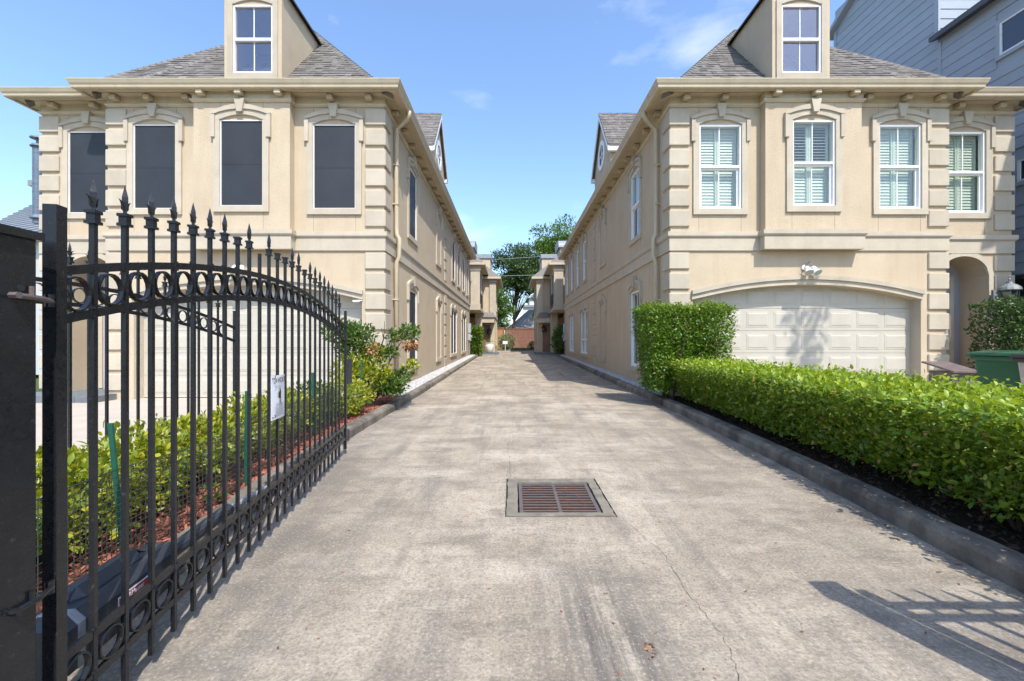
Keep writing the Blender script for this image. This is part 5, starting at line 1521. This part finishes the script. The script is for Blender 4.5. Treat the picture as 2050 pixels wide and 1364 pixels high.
# ---------------------------------------------------------------- bins, plank lid box, urn, lawn sign
def cart(x, y, rot, body, lid, label, zb):
    Q = empty('wheeled_bin', (x, y, zb)); tag(Q, label, 'bin', 'wheeled bins by the garage')
    cs, sn = math.cos(rot), math.sin(rot)
    def T(px, py, pz): return (x + px * cs - py * sn, y + px * sn + py * cs, zb + pz)
    def ring(w, d, z, yo=0.0, r=.05):
        pts = []
        for sx, sy in ((1, 1), (-1, 1), (-1, -1), (1, -1)):
            for k in range(4):
                a = math.atan2(sy, sx) - math.pi / 4 + (math.pi / 2) * k / 3
                pts.append(T(sx * (w - r) + r * math.cos(a), yo + sy * (d - r) + r * math.sin(a), z))
        return pts
    MB().loft([ring(.24, .27, .02), ring(.26, .29, .30), ring(.30, .34, .92), ring(.305, .345, .95)]).build('body', body, Q)
    MB().loft([ring(.335, .375, .93), ring(.345, .385, .95), ring(.345, .385, .985), ring(.33, .37, .995)]).build('rim', lid, Q)
    MB().loft([ring(.35, .40, 1.0), ring(.355, .405, 1.02), ring(.34, .39, 1.045), ring(.25, .30, 1.075), ring(.12, .16, 1.085)]).build('lid', lid, Q)
    MB().tube([T(-.26, .40, .97), T(-.24, .47, 1.0), T(.24, .47, 1.0), T(.26, .40, .97)], .016, 8).build('handle', lid, Q)
    for sx in (-1, 1):
        a = Vector(T(sx * .25, .30, .12)); b = Vector(T(sx * .31, .30, .12))
        MB().tube([a, b], .12, 16).build('wheel', 'black', Q)
    for zz, hh, ww in ((.88, .05, .05),):
        for px in (-.2, .0, .2):
            mb = MB(); b_ = [T(px - ww, -.40, zz), T(px + ww, -.40, zz), T(px + ww, -.33, zz), T(px - ww, -.33, zz)]
            mb.hexa(b_, [(p[0], p[1], p[2] + .05) for p in b_]).build('rim_rib', lid, Q)
    mb = MB(); b_ = [T(-.15, -.325, .12), T(-.11, -.325, .12), T(-.10, -.347, .86), T(-.14, -.347, .86)]
    mb.hexa(b_, [(p[0] + .012 * sn, p[1] - .012 * cs, p[2]) for p in b_]).build('moulded_rib', body, Q)
    return Q, T
cart(7.86, 6.66, 0.10, 'greenbin', 'binlid', 'green wheeled bin with dark green lid behind the hedge', 0.03)
Q2, T2 = cart(7.72, 5.95, -0.12, 'taupebin', 'black', 'taupe wheeled bin with black lid and black arch mark', 0.02)
mb = MB()
arch_pts = [(-.30, .10), (-.30, .62), (-.26, .72), (-.18, .76), (-.10, .72), (-.06, .62), (-.06, .10)]
b_ = [T2(a, -.30 - .052 * zz, zz) for a, zz in arch_pts]
mb.hexa(b_, [(p[0], p[1] - .006, p[2]) for p in b_]).build('arch_mark', 'black', Q2)
mb = MB()
for a in (-.22, -.02, .16):
    b_ = [T2(a - .09, -.352, .93), T2(a, -.346, .82), T2(a + .09, -.352, .93)]
    mb.hexa(b_, [(p[0], p[1] - .006, p[2]) for p in b_])
mb.build('scallop_mark', 'black', Q2)

BXO = empty('storage_box', (8.02, 7.65, 0.05)); tag(BXO, 'low box with grey brown plank lid beside the green bin', 'box')
MB().box(7.86, 8.24, 7.62, 8.05, 0.04, 0.70).build('body', 'wood', BXO)
for k in range(5):
    y0 = 7.52 + k * .12; z0 = 0.70 + k * .030
    MB().hexa([(7.78, y0, z0), (8.28, y0, z0), (8.28, y0 + .113, z0 + .028), (7.78, y0 + .113, z0 + .028)], [(7.79, y0, z0 + .028), (8.27, y0, z0 + .028), (8.27, y0 + .113, z0 + .056), (7.79, y0 + .113, z0 + .056)]).build('plank', 'wood', BXO)

U = empty('garden_urn', (-1.66, 31.45, 0.39)); tag(U, 'large white glazed urn with a small plant on the slate step', 'urn')
MB().lathe([(.17, 0), (.22, .05), (.30, .25), (.335, .45), (.32, .56), (.27, .62), (.30, .66), (.32, .68), (.30, .70), (.26, .69), (.25, .60)], -1.66, 31.45, 24, .39).build('pot', 'urn', U, smooth=True)
n = 60; Pp = np.stack([rng.normal(-1.66, .11, n), rng.normal(31.45, .11, n), rng.uniform(1.06, 1.36, n)], 1)
leaves('plant_leaves', Pp, np.tile([0, 0, 1.0], (n, 1)) + rng.normal(0, .5, (n, 3)), .13, 'shrub2', U)
YS = empty('yard_sign', (-0.62, 39.2, .3)); tag(YS, 'small white yard sign on a stake before the variegated bush', 'sign')
MB().box(-.85, -.40, 39.18, 39.2, .95, 1.22).build('panel', 'paper', YS)
MB().box(-.64, -.60, 39.2, 39.22, .28, 1.2).build('stake', 'paper', YS)

# ---------------------------------------------------------------- hedges, shrubs, trees
def lump(P, amp, f):
    return amp * (np.sin(P[:, 0] * f * 1.3 + P[:, 1] * f * .7) * np.sin(P[:, 1] * f * 1.1 + 1.3) + .6 * np.sin(P[:, 2] * f * 2.1 + P[:, 1] * f * 1.7))

def clipped_hedge(name, label, f0, f1, b0, b1, y0, y1, z0, z1, n, size, mat, flare=0.15, singles=0, group=None, end0=True, stems=True, upb=.22, core=True, amp=.045, top=None):
    """clipped hedge between front line (x=f0 at y0 .. f1 at y1) and back line; leaves packed on its faces"""
    Hd = empty(name, ((f0 + b1) / 2, (y0 + y1) / 2, 0.1)); tag(Hd, label, 'hedge', group)
    Ly = y1 - y0; Lx = (b0 - f0 + b1 - f1) / 2; Lz = z1 - z0
    areas = np.array([Ly * Lz * 1.25, Ly * Lz * .45, Ly * Lx * 1.15, Lx * Lz * 1.3, Lx * Lz * .5])
    face = rng.choice(5, n, p=areas / areas.sum())
    r1, r2 = rng.random(n), rng.random(n)
    dep = np.minimum(rng.exponential(.055, n), .28) * (rng.random(n) < .92) + rng.uniform(0, .35, n) * (rng.random(n) < .06)
    tx = np.where(face == 0, 0, np.where(face == 1, 1, r1)); ty = np.where((face == 3), 0, np.where(face == 4, 1, np.where(face <= 1, r1, r2)))
    tz = np.where(face == 2, 1, r2)
    nx = np.where(face == 0, -1, np.where(face == 1, 1, 0)); ny = np.where(face == 3, -1, np.where(face == 4, 1, 0)); nz = (face == 2) * 1
    y = y0 + ty * Ly
    fl = flare * (tz - .15)                               # wider at the top than at the foot
    xf = f0 + (f1 - f0) * ty - fl; xb = b0 + (b1 - b0) * ty + fl * .6
    x = xf + tx * (xb - xf); z = z0 + tz * Lz
    # rounded shoulders
    sh = np.where(nz == 1, np.maximum(0, 1 - np.minimum(np.minimum(tx, 1 - tx) * (b0 - f0), .18) / .18) ** 2 * .05, 0)
    P = np.stack([x, y, z - sh], 1)
    out = np.stack([nx, ny, nz], 1).astype(float)
    dd = dep - lump(P, amp, 4.2) - .018 * rng.random(n) ** 6 * 6
    P = P - out * dd[:, None]
    if not end0:
        pass
    single = None
    if singles:
        d2 = (P - np.array([0, 0, 1.27])); yv = np.maximum(d2[:, 1], .1)
        vis = (np.abs(d2[:, 0] / yv) < 1.18) & (np.abs(d2[:, 2] / yv) < .79) & (dep < .03) & (face == 0)
        score = np.where(vis, 1 / yv, 0)
        single = list(np.argsort(-score)[:singles])
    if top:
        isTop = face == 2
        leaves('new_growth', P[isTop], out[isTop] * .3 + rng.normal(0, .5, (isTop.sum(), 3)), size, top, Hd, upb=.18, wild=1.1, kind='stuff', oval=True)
        if single is not None:
            remap = np.cumsum(~isTop) - 1; single = [int(remap[i]) for i in single]
        P, out = P[~isTop], out[~isTop]
    leaves('foliage', P, out, size, mat, Hd, upb=upb, wild=1.0, kind='stuff', single=single, oval=True)
    nd = n // 110                                         # a few dead leaves and bare clipped twigs among the green
    pick = rng.choice(len(P), nd, replace=False)
    leaves('dead_leaves', P[pick] + out[pick] * .012, out[pick], size * .95, 'dryleaf', Hd, upb=-.1, wild=1.2, kind='stuff', oval=True)
    tw = MB(); rt = random.Random(n)
    for q in rng.choice(len(P), n // 160, replace=False):
        p_ = Vector(P[q]); o_ = Vector(out[q]); d_ = (o_ + Vector((rt.uniform(-.6, .6), rt.uniform(-.6, .6), rt.uniform(0, .8)))).normalized()
        tw.tube([p_ - d_ * .16, p_ + d_ * .03], [.0035, .002], 4)
    tw.build('twigs', 'twig', Hd, kind='stuff')
    ni = int(n * .42)                                     # the dense inside of the hedge
    ty = rng.random(ni); tx = rng.uniform(.10, .90, ni); tz = rng.random(ni) ** .85
    xf = f0 + (f1 - f0) * ty - flare * (tz - .15); xb = b0 + (b1 - b0) * ty + flare * .6 * (tz - .15)
    Pi = np.stack([xf + tx * (xb - xf), y0 + .05 + ty * (Ly - .1), z0 + .04 + tz * (Lz - .12)], 1)
    leaves('inner_foliage', Pi, rng.normal(0, 1, (ni, 3)), size * 1.45, mat, Hd, upb=.1, wild=1.2, kind='stuff', oval=True)
    mb = MB(); r = random.Random(4)
    k = 0; yy = y0 + .12
    while yy < y1 - .05:
        t_ = (yy - y0) / Ly
        xa = f0 + (f1 - f0) * t_; xb_ = b0 + (b1 - b0) * t_
        for q in range(2):
            x_ = xa + (xb_ - xa) * (.28 + .44 * q) + r.uniform(-.08, .08)
            base = Vector((x_, yy + r.uniform(-.08, .08), 0.05))
            for b_ in range(4):
                a_ = r.uniform(0, 6.28); tip = base + Vector((math.cos(a_) * .3, math.sin(a_) * .3, (z1 - .1) * r.uniform(.6, .95)))
                mid = base.lerp(tip, .45) + Vector((0, 0, .05))
                mb.tube([base, mid, tip], [.014, .010, .004], 5)
        yy += .26
    mb.build('stems', 'twig', Hd)
    return Hd

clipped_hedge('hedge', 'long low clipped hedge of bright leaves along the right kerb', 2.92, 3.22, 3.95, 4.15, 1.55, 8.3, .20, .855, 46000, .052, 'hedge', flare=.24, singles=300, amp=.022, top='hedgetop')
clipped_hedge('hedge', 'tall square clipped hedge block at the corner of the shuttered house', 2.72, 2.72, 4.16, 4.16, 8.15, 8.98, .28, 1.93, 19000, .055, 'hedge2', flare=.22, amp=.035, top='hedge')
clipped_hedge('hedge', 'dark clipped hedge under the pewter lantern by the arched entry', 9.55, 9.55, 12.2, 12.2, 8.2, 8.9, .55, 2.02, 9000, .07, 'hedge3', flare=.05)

def bush(name, label, c, r, n, size, mat, group=None, cat='bush', stem=True, flat=.0, wild=.9, low=-.75, singles=0, kind='stuff', loose=.25):
    c = np.array(c, float); r = np.array(r, float)
    B = empty(name, (c[0], c[1], max(0.05, gz(c[1])))); tag(B, label, cat, group)
    v = rng.normal(0, 1, (n, 3)); v /= np.linalg.norm(v, axis=1, keepdims=True)
    rad = 1 - np.abs(rng.normal(0, loose, n)); rad = np.clip(rad, .15, 1.0)
    ph = rng.uniform(0, 6, 3)
    rad *= 1 + .16 * np.sin(v[:, 0] * 5 + ph[0]) * np.sin(v[:, 1] * 4 + ph[1]) + .10 * np.sin(v[:, 2] * 7 + ph[2])
    v[:, 2] = np.maximum(v[:, 2], low)
    P = c + v * rad[:, None] * r
    single = None
    if singles:
        single = list(np.argsort(-(rad * (v[:, 0] > 0)))[:singles])
    leaves('foliage', P, v, size, mat, B, wild=wild, kind=kind, single=single, oval=c[1] < 12)
    if stem:
        mb = MB(); rr = random.Random(2)
        for k in range(7):
            base = Vector((c[0] + rr.uniform(-.05, .05), c[1] + rr.uniform(-.05, .05), max(0.0, gz(c[1])) + .02))
            a = rr.uniform(0, 6.28)
            tip = Vector((c[0] + math.cos(a) * r[0] * .7, c[1] + math.sin(a) * r[1] * .7, c[2] + r[2] * rr.uniform(.1, .75)))
            mb.tube([base, base.lerp(tip, .5) + Vector((0, 0, .08 * r[2])), tip], [.014, .010, .004], 5)
        mb.build('stems', 'twig', B)
    return B

# yellow-green shrubs in the mulch bed, nearest the street first
shr = [(-2.50, 1.75, .44, .30, .30, .30, 'low shrub under the gate hinge side, nearest the street, in mulch', 'shrub2'),
       (-2.52, 2.30, .47, .31, .31, .31, 'yellow green shrub behind the leaning green stake', 'shrub'),
       (-2.60, 2.90, .45, .30, .33, .30, 'green shrub second past the leaning stake in the mulch bed', 'shrub'),
       (-2.66, 3.55, .50, .32, .36, .36, 'bright yellow shrub behind the wire mesh by the short stake', 'shrub'),
       (-2.72, 4.25, .52, .32, .38, .36, 'yellow leaved shrub behind the notice on the gate', 'shrub'),
       (-2.76, 5.00, .50, .32, .40, .36, 'yellow green shrub just past the notice in the mulch bed', 'shrub'),
       (-2.76, 5.80, .52, .32, .42, .38, 'green shrub near the free end of the gate', 'shrub2'),
       (-2.66, 6.65, .56, .36, .44, .40, 'leafy yellow green shrub below the tall loose shrub', 'shrub')]
for i, (x, y, z, rx, ry, rz, lab, m_) in enumerate(shr):
    bush('mulch_bed_shrub', lab, (x + .05, y, .40), (rx * 1.08, ry * 1.12, .27 + .02 * (i % 3)), 2100, .054, m_, 'shrubs in the mulch bed', 'shrub', loose=.3)
# small seedlings at the kerb
for i, (x, y, lab) in enumerate(((-2.12, 3.05, 'tiny green seedling in mulch at the wire mesh foot'), (-2.50, 6.9, 'small seedling on the mulch near the kerb bend'))):
    bush('seedling', lab, (x, y, .2), (.08, .08, .08), 40, .05, 'shrub2', 'seedlings in the mulch', 'seedling', stem=False, kind=None)

# tall loose shrub at the house corner: separate leafy sprays on bare branches
TS = empty('loose_shrub', (-2.62, 7.75, .08)); tag(TS, 'tall straggly shrub with a withered orange spray at the house corner', 'shrub')
mb = MB(); rr = random.Random(12)
sprays = [(-3.05, 7.6, 1.42, .32, 420, 'shrub2'), (-2.72, 7.6, 1.36, .30, 360, 'shrub2'), (-2.95, 7.7, 1.12, .28, 280, 'shrub2'), (-2.55, 7.7, 1.05, .26, 260, 'shrub'), (-2.28, 7.85, 1.05, .18, 140, 'shrub2'), (-2.15, 7.9, 1.35, .16, 90, 'shrub2'),
          (-1.92, 8.0, 1.42, .19, 170, 'shrub2'), (-2.55, 7.6, .66, .42, 820, 'shrub'), (-2.15, 7.7, .50, .30, 380, 'shrub2'), (-2.85, 7.5, .75, .34, 520, 'shrub'), (-2.30, 8.0, .42, .28, 320, 'shrub2'), (-1.86, 7.95, .80, .15, 90, 'shrub'), (-2.02, 7.85, .62, .17, 100, 'shrub2')]
base = Vector((-2.62, 7.75, .08))
by = {}
for (x, y, z, r, n, m_) in sprays:
    n = int(n * 1.6)
    tip = Vector((x, y, z)); mid = base.lerp(tip, .55) + Vector((rr.uniform(-.05, .05), rr.uniform(-.05, .05), .05))
    mb.tube([base, mid, tip + Vector((0, 0, r * .5))], [.020, .012, .004], 6)
    v = rng.normal(0, 1, (n, 3)); v /= np.linalg.norm(v, axis=1, keepdims=True)
    by.setdefault(m_, []).append((np.array(tip) + v * (rng.random(n) ** .5)[:, None] * r * np.array([1, 1, .75]), v))
for tip in ((-2.30, 7.7, 1.62), (-2.10, 7.75, 1.55), (-2.36, 7.7, 1.50)):
    mb.tube([Vector((-2.42, 7.72, 1.0)), Vector((-2.32, 7.71, 1.3)), Vector(tip)], [.014, .010, .004], 6)
mb.build('branches', 'twig', TS)
for m_, l in by.items():
    leaves('foliage', np.concatenate([a for a, _ in l]), np.concatenate([b for _, b in l]), .075, m_, TS, wild=.8, kind='stuff', oval=True)
n = 190; v = rng.normal(0, 1, (n, 3)); v /= np.linalg.norm(v, axis=1, keepdims=True)
leaves('withered_spray', np.array([-1.90, 7.95, 1.20]) + v * (rng.random(n) ** .6)[:, None] * np.array([.16, .14, .10]), v, .085, 'dryleaf', TS, upb=-.2)
n = 60; v = rng.normal(0, 1, (n, 3)); v /= np.linalg.norm(v, axis=1, keepdims=True)
leaves('withered_spray', np.array([-2.42, 7.5, 1.12]) + v * (rng.random(n) ** .6)[:, None] * np.array([.14, .1, .08]), v, .08, 'dryleaf', TS, upb=-.1)

# wire mesh on green stakes along the bed
line = [(-1.90, 1.45), (-2.03, 2.24), (-2.17, 3.48), (-2.42, 5.2), (-2.52, 7.1), (-2.30, 8.35)]
WF = empty('wire_fence', (-2.2, 4.0, .1)); tag(WF, 'dark green wire mesh on stakes guarding the mulch bed shrubs', 'wire fence')
for (x, y), lx, ztop in zip(line[1:5], (-.06, .02, .0, .02), (.84, .86, .88, .95)):
    a = Vector((x, y, .05)); b = Vector((x + lx, y - .02, ztop))
    MB().tube([a, b], .016, 4, rect=(.013, .005)).build('stake', 'stake', WF)
mb = MB()
cum = [0]
for a, b in zip(line[:-1], line[1:]): cum.append(cum[-1] + math.dist(a, b))
def along(s_):
    for k in range(len(line) - 1):
        if s_ <= cum[k + 1] + 1e-9:
            q = (s_ - cum[k]) / (cum[k + 1] - cum[k]); return (line[k][0] + (line[k + 1][0] - line[k][0]) * q, line[k][1] + (line[k + 1][1] - line[k][1]) * q)
    return line[-1]
s_ = 0.0; cols = []
while s_ < cum[-1]:
    x, y = along(s_); cols.append((x + .02 * math.sin(s_ * 5.1), y, .60 + .025 * math.sin(s_ * 2.6 + 1)))
    s_ += .036
w = .0013
for (x, y, zt) in cols:
    mb.hexa([(x - w, y - w, .08), (x + w, y - w, .08), (x + w, y + w, .08), (x - w, y + w, .08)], [(x - w, y - w, zt), (x + w, y - w, zt), (x + w, y + w, zt), (x - w, y + w, zt)])
for k in range(15):
    pts = [(x, y, .09 + (zt - .09) * k / 14) for (x, y, zt) in cols[::3]]
    mb.tube(pts, w * (1.9 if k == 14 else 1.1), 4, rect=(w * 1.1, w * (2.2 if k == 14 else 1.1)))
mb.build('wire_mesh', 'wire', WF, kind='stuff')

# plants of the far court
clipped_hedge('hedge', 'rounded green hedge against the end of the black-screened house', -2.72, -2.72, -2.05, -2.05, 28.25, 29.3, .35, 2.1, 2600, .13, 'hedge2', flare=.0, stems=False)
bush('bush', 'dark leafy bush beside the grey meter box', (3.25, 28.7, 1.2), (.52, .5, 1.0), 1500, .16, 'shrub2')
bush('bush', 'rounded variegated bush behind the yard sign', (-0.55, 40.8, 1.15), (.78, .7, .85), 2600, .12, 'varieg', low=-.9)
bush('bush', 'small dark green bush on the lawn by the brown door', (2.15, 40.9, .75), (.62, .6, .42), 1100, .12, 'hedge3')
n = 3500
Pg = np.stack([rng.uniform(-1.0, 3.6, n), rng.uniform(40.3, 45, n), np.full(n, .40)], 1)
o = leaves('grass', Pg, np.tile([0, 0, 1.0], (n, 1)), .13, 'grass', None, upb=1.0, wild=.3, aspect=.3)
tag(o, 'strip of green lawn grass before the board fence', 'grass', None, 'stuff')

def tree(label, base, h, crown_c, crown_r, clumps, per, leaf, mat, trunk_r, seed, name='tree', group=None, spread_=1.0, bare=0.35):
    r = random.Random(seed)
    T = empty(name, base); tag(T, label, 'tree', group)
    b = Vector(base); cc = Vector(crown_c); cr = Vector(crown_r)
    mb = MB()
    top = cc + Vector((0, 0, cr.z * .35))
    tr = [b.lerp(top, k / 6) + Vector((r.uniform(-.25, .25) * (k > 0), r.uniform(-.2, .2) * (k > 0), 0)) for k in range(7)]
    mb.tube(tr, [trunk_r * (1 - .13 * k) for k in range(7)], 9)
    cl = []
    for k in range(clumps):
        for _ in range(30):
            v = Vector((r.gauss(0, 1), r.gauss(0, 1), r.gauss(0, 1))).normalized() * (r.random() ** .4)
            if v.z > -.75: break
        p = cc + Vector((v.x * cr.x, v.y * cr.y, v.z * cr.z)); cl.append(p)
        j = min(6, max(1, int(6 * (.35 + .5 * r.random()))))
        s0 = tr[j]
        if s0.z > p.z: s0 = tr[max(1, j - 2)]
        mid = s0.lerp(p, .5) + Vector((r.uniform(-.3, .3), r.uniform(-.3, .3), r.uniform(0, .5)))
        mb.tube([s0, mid, p], [trunk_r * .24, trunk_r * .13, trunk_r * .04], 5)
    mb.build('trunk', 'bark', T)
    Ps, Os = [], []
    for p in cl:
        rad = min(cr) * r.uniform(.26, .44) * spread_
        v = rng.normal(0, 1, (per, 3)); v /= np.linalg.norm(v, axis=1, keepdims=True)
        Ps.append(np.array(p) + v * (rng.random(per) ** .45)[:, None] * rad * np.array([1.15, 1.15, .75])); Os.append(v)
    leaves('crown', np.concatenate(Ps), np.concatenate(Os), leaf, mat, T, wild=.9)
    return T
tree('tall dark leafy tree standing behind the board fence', (-0.25, 52, 0), 12, (1.0, 52, 9.4), (3.5, 3.0, 3.6), 74, 240, .29, 'tree', .22, 5, spread_=1.0)
tree('broad bright green tree rising behind the rear house roof', (7.2, 56, 0), 16, (6.6, 56, 12.8), (4.8, 3.6, 3.8), 64, 240, .32, 'tree2', .34, 8)
tree('small light green tree left of the board fence', (-2.0, 49, 0), 7, (-1.75, 49, 4.8), (1.9, 1.6, 3.0), 40, 170, .24, 'tree2', .13, 13)
tree('drooping tree by the rear house wall above the fence', (4.6, 49, 0), 7, (4.0, 49, 5.1), (1.7, 1.5, 2.2), 34, 150, .26, 'tree', .12, 21)
tree('dark tree far behind the cedar panel', (-5.0, 60, 0), 9, (-4.0, 60, 4.4), (3.2, 2.4, 2.8), 26, 150, .34, 'tree', .2, 31)
# trees over the street behind the viewer, mirrored in the window panes, and a slim one that shades the garage door
for i, (x, y, h, lab) in enumerate(((-9, -19, 9, 'street tree opposite the black-screened house'), (4.5, -21, 11, 'street tree opposite the drive entrance'), (15, -18, 10, 'street tree opposite the sided townhouse'))):
    tree(lab, (x, y, 0), h, (x, y, h * .62), (3.6, 3.2, h * .36), 26, 90, .42, 'tree', .25, 40 + i, group='street trees across the road')
tree('slim young tree by the bins that dapples the garage door', (8.9, 3.7, 0), 9, (8.62, 4.15, 8.7), (.62, .5, 1.15), 10, 34, .17, 'tree2', .05, 77, name='slim_tree')
